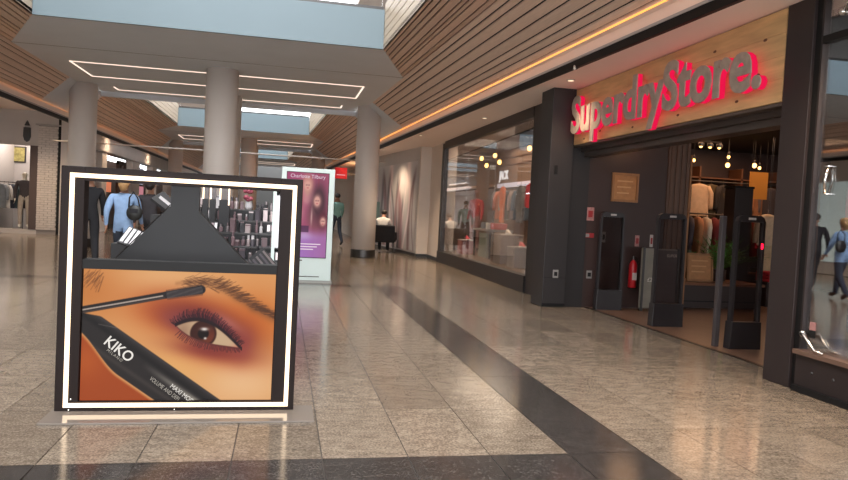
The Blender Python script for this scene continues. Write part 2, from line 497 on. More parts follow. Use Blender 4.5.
def bridge(k, y0):
    yk, yt, ym, ye = y0 + 2.35, y0 + 6.0, y0 + 6.95, y0 + 9.0
    word = ('nearest', 'second', 'third')[k]
    poly = [(XvL(y0), y0), (XvR(y0), y0), (XfR(yk), yk), (XfR(ym), ym), (XfL(ym), ym), (XfL(yk), yk)]
    root = thing('bridge', '%s pale footbridge crossing overhead between the two galleries' % word, 'bridge', (-1.3, y0, ZS), kind='structure')
    MB().slab(poly, ZS, ZS + 0.25).build('soffit', soffit_m, root)
    MB().slab([(XfL(ym), ym), (XfR(ym), ym), (XfR(ye), ye), (XfL(ye), ye)], ZS + 0.14, ZS + 0.3).build('rear_soffit', soffit_m, root)
    B(XfL(yk), yk - .006, ZS - .004, XfR(yk), yk + .006, ZS + .01).build('joint_line', mat('joint_grey', (120, 116, 114), .8), root)
    B(XfL(ye), ye - 0.12, ZS, XfR(ye), ye, ZS + 0.75).build('rear_beam', soffit_m, root)
    B(XvL(y0) + .01, y0 - 0.04, ZS - 0.005, XvR(y0) - .01, y0 + 0.02, 4.80).build('fascia', fascia_m, root)
    B(XvL(y0), y0 + 0.02, 4.40, XvR(y0), ye - .13, 4.80).build('deck', white_plaster, root)
    B(XvL(y0) + .05, y0 + 0.03, 4.80, XvR(y0) - .05, y0 + 0.045, 5.85).build('balustrade_glass', clear_glass, root)
    MB().tube([(XvL(y0), y0 + .04, 5.88), (XvR(y0), y0 + .04, 5.88)], 0.025).build('handrail', steel, root)
    B(XvL(y0) + .02, y0, 4.80, XvR(y0) - .02, y0 + .06, 4.86).build('balustrade_shoe', darksteel, root)
    # white raking panels beside the columns, between two timber soffits
    for Xf, Xc in ((XfR, XcR), (XfL, XcL)):
        MB().hexa([(Xf(yt), yt, ZS), (Xc(yt), yt, ZC), (Xc(ye), ye, ZC), (Xf(ye), ye, ZS)],
                  [(Xf(yt), yt, ZS + .1), (Xc(yt), yt, ZC + .1), (Xc(ye), ye, ZC + .1), (Xf(ye), ye, ZS + .1)]).build('raking_panel', soffit_m, root)
        s = 1 if Xf is XfR else -1
    # recessed light lines
    def ring(xa, xb, ya, yb, z, w):
        t = thing('light_line', '%s rectangle of thin white light lines in the soffit of the %s bridge' % ('front' if z < ZS + .1 else 'rear', word), 'light', (xa, ya, z))
        zz = (z - 0.012, z + 0.004)
        B(xa, ya, zz[0], xb, ya + w, zz[1]).build('light_strip', led_soffit, t)
        B(xa, yb - w, zz[0], xb, yb, zz[1]).build('light_strip', led_soffit, t)
        B(xa, ya + w, zz[0], xa + w, yb - w, zz[1]).build('light_strip', led_soffit, t)
        B(xb - w, ya + w, zz[0], xb, yb - w, zz[1]).build('light_strip', led_soffit, t)
    sh = -0.35 * k
    ring(-4.55, 1.71 + sh * 1.5, y0 + 3.78, y0 + 5.55, ZS, 0.034)
    ring(-4.60, 1.55 + sh * 1.5, ym + .45, ym + 1.45, ZS + 0.14, 0.034)
bridge(0, 12.1); bridge(1, 27.5); bridge(2, 42.9)

def column(x, y, r, label, h=ZS):
    t = thing('column', label, 'column', (x, y, 0), kind='structure')
    MB().lathe([(r, 0.22), (r, h)], (x, y, 0), 40).build('shaft', column_m, t, smooth=True)
    MB().lathe([(r + .012, 0.0), (r + .02, 0.01), (r + .02, 0.20), (r + .012, 0.22)], (x, y, 0), 40).build('steel_collar', darksteel, t)
column(-1.38, 15.45, 0.335, 'thick round column in the middle under the nearest bridge')
column(-1.50, 19.0, 0.32, 'round column right behind the middle column of the nearest bridge')
column(2.22, 19.0, 0.325, 'round column on the right under the rear of the nearest bridge')
column(-5.07, 19.0, 0.325, 'round column on the left under the rear of the nearest bridge')
column(-1.55, 30.85, 0.33, 'round column in the middle under the second bridge')
column(-1.60, 34.4, 0.32, 'round column behind the middle column of the second bridge')
column(1.62, 34.4, 0.32, 'round column on the right under the second bridge')
column(-5.07, 34.4, 0.32, 'round column on the left under the second bridge')

# bulkhead, cove light and lower ceiling along both sides
def run(name_side, X, s, y0, y1, offs, m, name, root):
    """a long bar: offs = (dx0, z0, dx1, z1) measured from line X, outwards along s"""
    dx0, z0, dx1, z1 = offs
    return MB().hexa([(X(y0) + s * dx0, y0, z0), (X(y0) + s * dx1, y0, z0), (X(y1) + s * dx1, y1, z0), (X(y1) + s * dx0, y1, z0)],
                     [(X(y0) + s * dx0, y0, z1), (X(y0) + s * dx1, y0, z1), (X(y1) + s * dx1, y1, z1), (X(y1) + s * dx0, y1, z1)]).build(name, m, root)
for s, Xc, Xb, nm in ((1, XcR, XbR, 'right'), (-1, XcL, XbL, 'left')):
    t = thing('trim_%s_bulkhead' % nm, 'curved plaster bulkhead with cove light and black edge along the %s shops' % nm, 'bulkhead', (Xb(-8), -8, ZL), kind='structure')
    a, b = -8.0, 60.0
    run(nm, Xb, s, a, b, (0.03, 3.36, 0.30, 3.50), lowceil_m, 'bulkhead_face', t)
    run(nm, Xb, s, a, b, (0.0, 3.34, 0.05, 3.37), mat('pale_trim', (176, 170, 172), 0.5), 'pale_edge', t)
    run(nm, Xb, s, a, b, (0.01, ZL - .005, 0.06, 3.34), black_m, 'black_edge', t)
    run(nm, Xc, s, a, b, (-0.008, 3.494, 0.010, 3.508), led_orange, 'cove_light', t)
    run(nm, Xc, s, a, b, (0.02, 3.50, 0.25, 3.62), lowceil_m, 'cove_back', t)
up = MB().hexa([(XbR(-8) + .06, -8, ZL), (4.62, -8, ZL), (4.62, 60, ZL), (XbR(60) + .06, 60, ZL)],
               [(XbR(-8) + .06, -8, ZL + .08), (4.62, -8, ZL + .08), (4.62, 60, ZL + .08), (XbR(60) + .06, 60, ZL + .08)])
struct(up, 'ceiling_right_lower', lowceil_m, 'smooth pinkish lower ceiling in front of the right shops')
struct(B(-10.5, -8, 3.9, -5.99, 60, 4.0), 'ceiling_left_lower', lowceil_m, 'smooth lower ceiling in front of the left shops')
upper_m = mat('upper_wall', (104, 104, 104), 0.8)
# upper storey walls and roof edges either side of the glazed roof
struct(B(5.6, -8, 4.9, 5.8, 60, 8.6), 'wall_upper_right', upper_m, 'upper storey wall behind the right gallery')
struct(B(-9.2, -8, 4.9, -9.0, 60, 8.6), 'wall_upper_left', upper_m, 'upper storey wall behind the left gallery')
struct(B(2.3, -8, 8.6, 5.8, 60, 8.8), 'ceiling_upper_right', white_plaster, 'flat roof over the right upper gallery')
struct(B(-9.2, -8, 8.6, -4.7, 60, 8.8), 'ceiling_upper_left', white_plaster, 'flat roof over the left upper gallery')
struct(B(-10, 60, 0, 6, 60.2, 8.6), 'wall_far', upper_m, 'far end wall of the mall')
for i, (a, b) in enumerate(((13.5, 20.5), (29.0, 36.0), (44.0, 52.0))):  # unseen roof strips added to block the bright sky over the bridges
    struct(B(-4.7, a, 8.6, 2.3, b, 8.8), 'ceiling_sky_screen', white_plaster, 'added roof strip hiding the sky above the %s bridge' % ('nearest', 'second', 'third')[i])
single(MB().tube([(-6.9, 22.9, 2.93), (3.3, 22.9, 2.93)], 0.022), 'tie_rod', mat('rod_paint', (190, 176, 166), 0.5), 'thin pale rod spanning the whole mall below the ceiling', 'rod')
# ------------------------------------------------------------------ RIGHT SIDE: the corner shop with the lit sign
XF = 4.22
# dark corner pier
pier = thing('pier', 'charcoal clad pier left of the open shop entrance', 'pier', (4.15, 9.68, 0), kind='structure')
B(3.83, 9.63, 0, 4.19, 10.10, ZL).build('front_cladding', dark_clad, pier, bevel=0.006)
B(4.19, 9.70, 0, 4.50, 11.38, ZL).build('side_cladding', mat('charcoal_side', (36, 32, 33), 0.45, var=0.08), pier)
B(3.825, 9.622, 0, 4.19, 9.63, 0.06).build('skirting', black_m, pier)
B(3.84, 9.624, 0.44, 4.19, 9.629, 0.446).build('groove', black_m, pier)
def plate(x, z, w, h, m, label, name='wall_plate', y=9.63, cat='switch', inner=None):
    t = thing(name, label, cat, (x, y, z))
    B(x - w / 2, y - 0.012, z, x + w / 2, y, z + h).build('plate', m, t, bevel=0.002)
    if inner: B(x - w * .3, y - 0.016, z + h * .25, x + w * .3, y - 0.012, z + h * .75).build('insert', inner, t)
    return t
notice_pink = mat('notice_pink', (168, 120, 116), 0.6, var=0.3, vscale=40)
notice_red = mat('notice_red', (150, 40, 44), 0.5)
grey_plastic = mat('grey_plastic', (140, 136, 134), 0.5)
plate(4.02, 0.44, 0.085, 0.12, grey_plastic, 'grey socket plate low on the charcoal pier', inner=black_m)
plate(4.60, 0.44, 0.085, 0.12, grey_plastic, 'grey socket plate low on the shop wall inside the entrance', y=9.72, inner=black_m)
plate(3.93, 1.98, 0.05, 0.13, black_m, 'small black sounder box high on the charcoal pier', name='sounder_box')
plate(4.56, 1.32, 0.12, 0.20, notice_pink, 'pinkish printed notice on the dark wall inside the entrance', name='notice', y=9.72, cat='notice', inner=notice_red)
t = plate(4.56, 1.06, 0.16, 0.07, notice_red, 'red and white strip notice under the pinkish notice', name='notice', y=9.72, cat='notice')
B(4.50, 9.704, 1.07, 4.56, 9.708, 1.12).build('white_patch', grey_plastic, t)
# right pier
pr_ = thing('pier', 'dark brown clad pier right of the open shop entrance', 'pier', (4.4, 5.1, 0), kind='structure')
B(4.20, 4.97, 0, 4.34, 5.28, ZL).build('front_cladding', dark_brown, pr_, bevel=0.004)
B(4.23, 4.90, 0, 4.30, 4.97, ZL).build('recessed_edge', black_m, pr_)
# sign board
sign = thing('shop_sign', 'knotted pine fascia with grey letters glowing red over the shop entrance', 'sign', (4.25, 7.5, 2.43))
pz = [2.43, 2.63, 2.83, 3.03, ZL - .01]
for i in range(4):
    cuts = [(5.29, 7.6 + 0.5 * (i % 2)), (7.605 + 0.5 * (i % 2), 9.66)]
    for a, b in cuts:
        B(4.20, a, pz[i] + .0015, 4.26, b, pz[i + 1] - .0015).build('plank', sign_wood, sign)
knot = mat('knot', (92, 58, 34), 0.6)
for (y, z) in ((5.55, 3.02), (5.62, 2.72), (6.3, 3.08), (6.9, 2.52), (7.9, 2.50), (8.8, 2.55), (9.3, 2.49), (5.9, 2.52)):
    MB().ball((4.199, y, z), (0.003, 0.028, 0.014), 8, 5).build('knot', knot, sign)
letter_face = mat('letter_face', (166, 150, 138), 0.5, 0.0, var=0.2, vscale=12)
red_glow = emis('red_glow', (255, 26, 80), 0.62)
me = text_mesh('SuperdryStore.', 1.0, 0.5, 0.028)
bm = bmesh.new(); bm.from_mesh(me)
bm.verts.ensure_lookup_table()
seen = set(); islands = []
for v in bm.verts:
    if v.index in seen: continue
    st = [v]; isl = []
    seen.add(v.index)
    while st:
        q = st.pop(); isl.append(q.index)
        for e in q.link_edges:
            w = e.other_vert(q)
            if w.index not in seen: seen.add(w.index); st.append(w)
    islands.append(isl)
islands.sort(key=lambda L: min(bm.verts[i].co.x for i in L))
# merge islands whose x spans overlap strongly (front and back shells of a letter)
merged = []
for L in islands:
    a, b = min(bm.verts[i].co.x for i in L), max(bm.verts[i].co.x for i in L)
    if merged and min(b, merged[-1][1]) - max(a, merged[-1][0]) > 0.6 * min(b - a, merged[-1][1] - merged[-1][0]):
        merged[-1][2].extend(L); merged[-1][0] = min(a, merged[-1][0]); merged[-1][1] = max(b, merged[-1][1])
    else: merged.append([a, b, list(L)])
allx = [v.co.x for v in bm.verts]
minx, maxx = min(allx), max(allx)
capy = max(bm.verts[i].co.y for i in merged[0][2])
YA, YB = 9.52, 5.42
sx_ = (YA - YB) / (maxx - minx); sz_ = 0.52 / capy
faces = [tuple(v.index for v in f.verts) for f in bm.faces]
co = [v.co.copy() for v in bm.verts]
bm.free()
for a, b, L in merged:
    ids = {q: k for k, q in enumerate(L)}
    fs = [tuple(ids[q] for q in f) for f in faces if f[0] in ids]
    def shell(x_front, depth, grow):
        out = []
        cx = (a + b) / 2
        for q in L:
            c = co[q]
            out.append((x_front + (0.5 - c.z) * depth, YA - (c.x - minx) * sx_, 2.585 + c.y * sz_))
        return out
    f = MB(); f.v = shell(4.075, 0.014, 0); f.f = fs
    lo = f.build('letter', letter_face, sign)
    r = MB(); r.v = shell(4.089, 0.06, 0); r.f = fs
    r.build('glowing_return', red_glow, lo)['label'] = 'red lit side of the letter'
for y in (5.6, 6.6, 7.6, 8.6, 9.4):
    B(4.17, y - .01, 2.70, 4.20, y + .01, 2.72).build('fixing', darksteel, sign)
# header and roller shutter box under the sign
hd = thing('trim_1', 'stepped dark metal shutter header under the pine sign', 'header', (4.4, 7.5, 2.3), kind='structure')
B(4.22, 5.28, 2.40, 4.60, 9.74, 2.43).build('top_lip', mat('header_bronze', (104, 90, 82), 0.4, 0.4), hd)
B(4.34, 5.28, 2.34, 4.60, 9.74, 2.40).build('shutter_box', mat('header_dark', (78, 68, 64), 0.4, 0.4), hd)
B(4.40, 5.28, 2.27, 4.60, 9.74, 2.34).build('shutter_guide', mat('header_grey', (94, 84, 80), 0.35, 0.5), hd)
B(4.27, 5.28, 2.43, 4.60, 9.74, ZL).build('lintel', dark_brown, hd)
struct(B(4.55, 5.28, -0.005, 4.60, 9.72, 0.004), 'trim_2', mat('threshold', (52, 44, 40), 0.35, 0.6), 'thin dark threshold strip across the shop entrance')

# shop interior shell
dkwall = mat('shop_dark_wall', (58, 40, 37), 0.5, var=0.08, vscale=3)
shopfloor = struct(B(4.60, -6, -0.02, 12.3, 13.7, 0.003), 'floor_shop', mat('shop_concrete', (112, 84, 68), 0.35, var=0.12, vscale=5), 'brown polished floor inside the dark shop')
struct(B(4.50, 9.72, 0, 5.80, 9.90, 3.1), 'wall_shop_left', dkwall, 'dark brown side wall just inside the shop entrance')
pan = thing('wall_shop_panel', 'ribbed brown pilaster at the end of the dark shop wall', 'pilaster', (6.0, 9.68, 0), kind='structure')
B(5.80, 9.70, 0, 6.17, 9.9, 3.1).build('panel', mat('pilaster_brown', (84, 60, 48), 0.5, var=0.1), pan)
for x in (5.84, 5.93, 6.02, 6.11):
    B(x, 9.685, 0, x + .05, 9.70, 3.1).build('rib', mat('rib_brown', (98, 70, 54), 0.45), pan)
B(6.17, 9.68, 0, 6.20, 9.72, 2.42).build('edge_strip', mat('edge_gold', (150, 100, 60), 0.4), pan)
struct(B(6.2, 13.6, 0, 12.3, 13.7, 3.1), 'wall_shop_back', dkwall, 'dark rear wall of the shop')
struct(B(12.2, -6, 0, 12.3, 13.6, 3.1), 'wall_shop_right', dkwall, 'far dark wall at the depth of the shop')
struct(B(6.17, 9.9, 0, 6.2, 13.6, 3.1), 'wall_shop_return', dkwall, 'return wall behind the brown pilaster')
struct(B(4.605, -6, 3.0, 12.3, 13.6, 3.6), 'ceiling_shop', mat('shop_ceiling', (16, 11, 10), 0.8), 'near black ceiling inside the shop')

# right-hand show window
sill = thing('trim_3', 'dark plinth under the right show window', 'plinth', (4.4, 2, 0), kind='structure')
B(4.20, -6, 0, 4.62, 4.90, 0.31).build('plinth', dark_brown, sill)
B(4.17, -6, 0.0, 4.20, 4.90, 0.05).build('toe_strip', black_m, sill)
B(4.16, -6, 0.31, 4.64, 4.90, 0.345).build('ledge', mat('ledge_brown', (104, 80, 68), 0.4), sill)
for y in (4.72, 4.5, 4.1):
    MB().ball((4.2, y, 0.18), (0.008, 0.014, 0.014), 8, 6).build('bolt', darksteel, sill)
w1 = thing('window_1', 'tall dark show window reflecting the mall right of the entrance', 'window', (4.25, 2, 0.345), kind='structure')
B(4.25, 2.6, 0.345, 4.262, 4.88, 2.84).build('pane', dark_glass, w1)
B(4.25, -6, 0.345, 4.262, 2.59, 2.84).build('pane', dark_glass, w1)
B(4.25, -6, 2.90, 4.262, 4.88, ZL).build('pane', dark_glass, w1)
B(4.22, -6, 2.84, 4.30, 4.88, 2.90).build('transom', black_m, w1)
B(4.22, 4.88, 0.345, 4.29, 4.90, ZL).build('jamb', dark_brown, w1)
pf = thing('glass_fitting', 'steel two-point glass fitting beside the right pier', 'fitting', (4.24, 4.75, 1.6))
MB().tube([(4.235, 4.76, 1.62), (4.215, 4.75, 1.73), (4.235, 4.74, 1.84)], 0.012).build('arm', chrome, pf, smooth=True)
for z in (1.62, 1.84):
    MB().lathe([(0.0, 0), (0.028, 0.004), (0.028, 0.012), (0.0, 0.016)], (4.235, 4.75, z - .008), 14).build('disc', chrome, pf)
pf = thing('glass_fitting', 'angled steel glass fitting at the top of the right show window', 'fitting', (4.24, 4.65, 3.0))
MB().tube([(4.235, 4.70, 3.06), (4.20, 4.60, 3.16)], 0.012).build('arm', chrome, pf, smooth=True)
MB().ball((4.235, 4.72, 3.05), 0.028, 10, 7).build('disc', chrome, pf, smooth=True)
hdl = thing('lever_handle', 'curved pale metal lever on the plinth ledge of the right window', 'handle', (4.22, 4.72, 0.40))
MB().ball((4.21, 4.86, 0.475), (0.02, 0.03, 0.03), 12, 8).build('rose', chrome, hdl, smooth=True)
MB().tube([(4.20, 4.86, 0.475), (4.18, 4.80, 0.47), (4.18, 4.74, 0.41), (4.18, 4.68, 0.365), (4.18, 4.60, 0.36)], [0.016, 0.015, 0.013, 0.012, 0.010]).build('lever', chrome, hdl, smooth=True)
st = thing('door_sticker', 'small red and white sticker on the right window glass', 'sticker', (4.245, 4.78, 0.52))
B(4.244, 4.765, 0.515, 4.249, 4.825, 0.58).build('red_half', notice_pink, st)
B(4.244, 4.765, 0.455, 4.249, 4.825, 0.515).build('black_half', black_m, st)

# ------------------------------------------------------------------ RIGHT SIDE: lit show window further along
sw = thing('window_2', 'wide lit show window left of the charcoal pier', 'window', (4.2, 14.8, 0), kind='structure')
B(4.16, 11.38, 0, 4.34, 18.3, 0.30).build('plinth', dark_clad, sw)
B(4.18, 18.05, 0.30, 4.30, 18.3, 3.20).build('jamb', dark_clad, sw)
B(4.18, 11.38, 3.06, 4.30, 18.05, 3.25).build('head', dark_clad, sw)
for a, b in ((11.38, 13.6), (13.615, 15.8), (15.815, 18.05)):
    B(4.23, a, 0.30, 4.242, b, 3.06).build('pane', shop_glass, sw)
struct(B(4.30, 11.40, 0.0, 6.2, 19.6, 0.30), 'floor_display', mat('display_floor', (120, 98, 84), 0.5), 'raised display floor in the lit show window')
struct(B(6.1, 11.40, 0.3, 6.17, 19.6, 3.2), 'wall_display_back', mat('display_back', (140, 112, 94), 0.7, var=0.1), 'brown rear wall of the lit show window')
struct(B(4.34, 19.5, 0.3, 6.1, 19.6, 3.2), 'wall_display_end', mat('display_end', (140, 120, 106), 0.7, var=0.1), 'far end wall of the lit show window')
struct(B(4.30, 11.40, 3.2, 6.17, 19.6, 3.3), 'ceiling_display', mat('display_ceiling', (96, 78, 68), .8), 'brown ceiling inside the lit show window')
struct(B(4.51, 11.38, 0.3, 6.1, 11.44, 3.2), 'wall_display_near', dark_clad, 'near end wall of the lit show window')
# beige pilaster and the mural wall
pil = thing('wall_right_pilaster', 'plain beige pilaster between the lit window and the mural', 'pilaster', (4.2, 19.9, 0), kind='structure')
B(3.90, 19.85, 0.10, 4.40, 20.6, ZL).build('front', beige_wall, pil)
B(4.22, 18.3, 0.10, 4.60, 19.85, ZL).build('side', beige_wall, pil)
B(3.88, 19.83, 0, 4.40, 20.6, 0.10).build('skirting', darksteel, pil)
B(4.20, 18.3, 0, 4.60, 19.83, 0.10).build('skirting', darksteel, pil)
mw = MB().hexa([(3.90, 20.0, 0), (4.1, 20.0, 0), (3.45, 24.9, 0), (3.25, 24.9, 0)], [(3.90, 20.0, ZL), (4.1, 20.0, ZL), (3.45, 24.9, ZL), (3.25, 24.9, ZL)])
struct(mw, 'wall_right_mural', grey_wall, 'wall carrying the large streaked mural beyond the pilaster')
def mural(u, v):
    r = np.random.RandomState(5)
    base = np.zeros(u.shape + (3,)) + np.array((198, 191, 189.0))
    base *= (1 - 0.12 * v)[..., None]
    for i in range(24):
        c = r.uniform(0.05, 0.95); lean = r.uniform(-0.14, 0.16); wv = r.uniform(0.006, 0.03); ph = r.uniform(0, 6)
        top = r.uniform(0, 0.35); x = c + lean * (v - .5) + 0.03 * np.sin(v * 5 + ph)
        wgt = np.exp(-((u - x) / wv) ** 2) * np.clip((v - top) * 6, 0, 1)
        colr = np.array(((112, 84, 86), (90, 86, 90), (220, 200, 200), (150, 112, 118))[i % 4], float)
        base = base * (1 - wgt[..., None] * .95) + colr * wgt[..., None] * .95
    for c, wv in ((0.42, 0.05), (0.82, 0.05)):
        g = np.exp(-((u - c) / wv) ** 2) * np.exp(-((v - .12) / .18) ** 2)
        base += g[..., None] * np.array((70, 50, 46.0))  # two warm scallops of lamp light painted into the top of the print
    gr = ((u < 0.16) & (v > 0.45) & (v < 0.72)).astype(float)[..., None]
    base = base * (1 - gr * .7) + np.array((74, 122, 104.0)) * gr * .7
    return base
d = Vector((3.25 - 3.90, 24.9 - 20.0, 0)); ln = d.length; d.normalize()
mt_ = thing('mural_panel', 'tall grey mural of pink and dark streaks on the right wall', 'mural', (3.62, 22.3, 0.12))
painted('print', Vector((3.25, 24.85, 2.85)) + Vector((-.012, 0, 0)), tuple(-d), (0, 0, -1), ln - .15, 2.7, 90, 120, mural, parent=mt_)
B(3.86, 20.2, 2.86, 3.875, 20.22, 2.90).build('clip', steel, mt_)
struct(MB().hexa([(3.885, 20.0, 0), (3.90, 20.0, 0), (3.26, 24.9, 0), (3.245, 24.9, 0)], [(3.885, 20.0, .1), (3.90, 20.0, .1), (3.26, 24.9, .1), (3.245, 24.9, .1)]),
       'baseboard_right', darksteel, 'dark metal skirting along the foot of the mural wall')
# ------------------------------------------------------------------ FAR RIGHT and LEFT SHOPS
struct(B(3.30, 24.9, 0, 3.6, 27.0, ZL), 'wall_right_far', beige_wall, 'beige wall just beyond the mural')
struct(B(3.9, 27.0, 0, 4.0, 31.0, ZL), 'wall_right_recess', mat('orange_wall', (226, 140, 70), 0.7), 'orange wall glowing inside the far right shop')
struct(B(3.25, 31.0, 0, 4.0, 60, ZL), 'wall_right_end', beige_wall, 'long beige wall at the far right end')
point_light('orange_shop_light', (3.6, 29.0, 2.6), 60, (1.0, 0.62, 0.30), 0.1)
bs = thing('blade_sign', 'bright red projecting shop sign above the walking man', 'sign', (2.65, 31.2, 2.62))
B(2.22, 31.15, 2.66, 2.76, 31.25, 3.16).build('board', mat('red_sign', (214, 28, 52), 0.5, emit=(214, 28, 52), es=0.12), bs, bevel=0.01)
B(2.76, 31.17, 2.85, 3.25, 31.23, 2.93).build('bracket', darksteel, bs)
B(2.30, 31.145, 2.82, 2.68, 31.15, 2.84).build('white_line', emis('sign_white', (250, 210, 214), 0.8), bs)
struct(B(2.95, 26.2, 0, 3.30, 26.9, ZL), 'wall_right_pier', beige_wall, 'narrow beige pier beside the orange shop')

# left side
struct(B(-9.2, -8, 0, -9.0, 23.9, 3.9), 'wall_left', grey_wall, 'grey shop wall along the near left side')
for i, y in enumerate((-2.0, 4.0, 10.0, 16.0)):
    t = thing('window_%d' % (4 + i), 'shop window with added pale glow %s on the left side' % ('behind the viewer', 'level with the advertising stand', 'beyond the advertising stand', 'before the clothes shop')[i], 'window', (-9, y, 0.4), kind='structure')
    B(-9.0, y, 0.4, -8.96, y + 4.6, 3.0).build('pane', mat('glow_pane', (150, 160, 156), 0.1, emit=(196, 206, 200), es=0.45), t)  # glow added to unseen panes to brighten the window reflection and the aisle
    for yy in (y - .06, y + 2.27, y + 4.6):
        B(-9.0, yy, 0.4, -8.93, yy + .06, 3.0).build('mullion', darksteel, t)
cl = thing('wall_left_shopfront', 'grey clothes shop front with emblem facing the mall on the left', 'shopfront', (-8.2, 24, 0), kind='structure')
B(-9.3, 23.95, 2.80, -7.0, 24.15, 3.9).build('fascia', grey_wall, cl)
B(-9.3, 23.95, 0, -7.0, 24.25, 0.14).build('plinth', grey_wall, cl)
B(-7.90, 23.93, 0.14, -7.66, 24.0, 2.80).build('door_post', mat('door_post', (84, 70, 68), 0.5), cl)
B(-9.2, 23.95, 0.14, -9.02, 24.1, 2.80).build('side_post', mat('post_grey', (150, 154, 152), 0.5), cl)
B(-9.2, 23.94, 2.62, -8.9, 23.95, 2.66).build('sign_edge', steel, cl)
B(-7.08, 23.9, 0, -7.0, 24.2, 3.9).build('dark_reveal', black_m, cl)
B(-7.0, 23.9, 0, -6.6, 24.2, 3.9).build('end_wall', grey_wall, cl)
B(-7.74, 23.86, 3.45, -7.0, 23.95, 3.50).build('ledge_line', steel, cl)
em = MB().prismy([(-8.08, 3.42), (-7.92, 3.42), (-8.00, 3.58)], 23.90, 23.95)
em.build('emblem_tip', darksteel, cl)
MB().prismy([(-8.10, 3.36), (-7.90, 3.36), (-7.89, 3.08), (-7.93, 2.95), (-8.00, 2.90), (-8.07, 2.95), (-8.11, 3.08)], 23.90, 23.95).build('emblem_shield', darksteel, cl)
bp = thing('wall_left_pilaster', 'white painted brick pilaster beside the clothes shop', 'pilaster', (-7.37, 24, 0), kind='structure')
B(-7.66, 23.92, 0, -7.08, 24.2, 3.45).build('core', mat('mortar', (150, 142, 138), 0.8), bp)
bk = MB(); rb = random.Random(2)
for r in range(45):
    z = 0.15 + r * 0.073
    for c in range(-1, 3):
        x0 = -7.66 + c * 0.225 + (0.11 if r % 2 else 0); x1 = x0 + 0.215
        x0, x1 = max(x0, -7.66), min(x1, -7.08)
        if x1 - x0 < 0.03: continue
        pz_ = rb.uniform(0, 0.02)
        bk.box(x0, 23.895 - pz_, z, x1, 23.93, z + 0.064)
setp(bk.build('bricks', mat('white_brick', (206, 196, 190), 0.7, var=0.1, vscale=10), bp), kind='stuff')
struct(B(-9.9, 26.4, 0, -6.9, 26.5, 3.9), 'wall_left_shop_back', mat('shop_white', (198, 190, 186), 0.7), 'white rear wall of the clothes shop')
struct(B(-9.95, 23.95, 0, -9.2, 26.5, 3.9), 'wall_left_shop_side', mat('shop_white', (198, 190, 186), 0.7), 'white side wall of the clothes shop')
struct(B(-7.1, 24.2, 0, -7.0, 26.5, 3.9), 'wall_left_shop_inner', mat('shop_white', (198, 190, 186), 0.7), 'inner wall of the clothes shop behind the brick pilaster')
point_light('clothes_shop_light', (-8.3, 25.2, 3.2), 55, (1.0, 0.93, 0.86), 0.15)
pp = thing('wall_poster', 'framed yellow and green poster on the white wall of the clothes shop', 'poster', (-9.07, 26.35, 2.34))
B(-9.31, 26.35, 2.34, -8.83, 26.39, 2.89).build('frame', darksteel, pp)
B(-9.27, 26.34, 2.38, -8.87, 26.35, 2.85).build('print', mat('poster_yellow', (168, 156, 96), 0.6, var=0.5, vscale=9), pp)

# the left row of shops running away behind the round column
LX = -6.6
frow = thing('wall_left_row', 'row of pale shop piers and grey fascia running away on the left', 'shopfront', (LX, 26, 0), kind='structure')
B(LX - .3, 24.2, 3.0, LX, 60, 3.9).build('fascia', grey_wall, frow)
B(LX - .3, 24.2, 2.95, LX + .03, 60, 3.0).build('fascia_edge', steel, frow)
for a, b in ((24.2, 24.5), (27.4, 28.1), (32.6, 34.2), (37.4, 38.6), (42.4, 43.4), (47, 60)):
    B(LX - .3, a, 0, LX, b, 3.0).build('pier', column_m, frow)
struct(B(LX - 1.6, 26.6, 0, LX - 1.5, 60, 3.0), 'wall_left_row_back', mat('row_back', (120, 104, 98), 0.7, var=0.2, vscale=1.2), 'brown rear wall of the left row of shops')
w3 = thing('window_3', 'grey green glazed shop bay behind the left round column', 'window', (LX, 26, 0.2), kind='structure')
B(LX - .06, 24.5, 0.2, LX - .05, 27.4, 2.95).build('pane', shop_glass, w3)
B(LX - .1, 24.5, 0.0, LX, 27.4, 0.2).build('plinth', grey_wall, w3)
struct(B(LX - .9, 24.5, 0, LX - .85, 27.4, 2.95), 'wall_left_bay', mat('bay_grey', (122, 132, 130), 0.7, var=0.25, vscale=3), 'grey green panel inside the glazed shop bay')
ob = thing('lit_board', 'orange lit board in the second shop of the left row', 'board', (LX - .4, 29.4, 1.6))
B(LX - .45, 28.9, 1.5, LX - .40, 30.6, 2.45).build('panel', mat('orange_board', (224, 132, 96), 0.6, emit=(224, 132, 96), es=0.5), ob)
B(LX - .47, 28.85, 1.45, LX - .44, 30.65, 2.50).build('frame', darksteel, ob)
for y in (28.9, 30.55): B(LX - .46, y, 0, LX - .43, y + .05, 1.5).build('leg', darksteel, ob)
dt = thing('timber_frame', 'dark timber door frame beside the orange lit board', 'door frame', (LX - .2, 31, 0))
for y in (30.9, 31.5, 32.2):
    B(LX - .3, y, 0, LX - .2, y + .15, 2.8).build('post', mat('timber_dark', (74, 54, 46), 0.6), dt)
B(LX - .3, 30.9, 2.7, LX - .2, 32.35, 2.85).build('head', mat('timber_dark', (74, 54, 46), 0.6), dt)
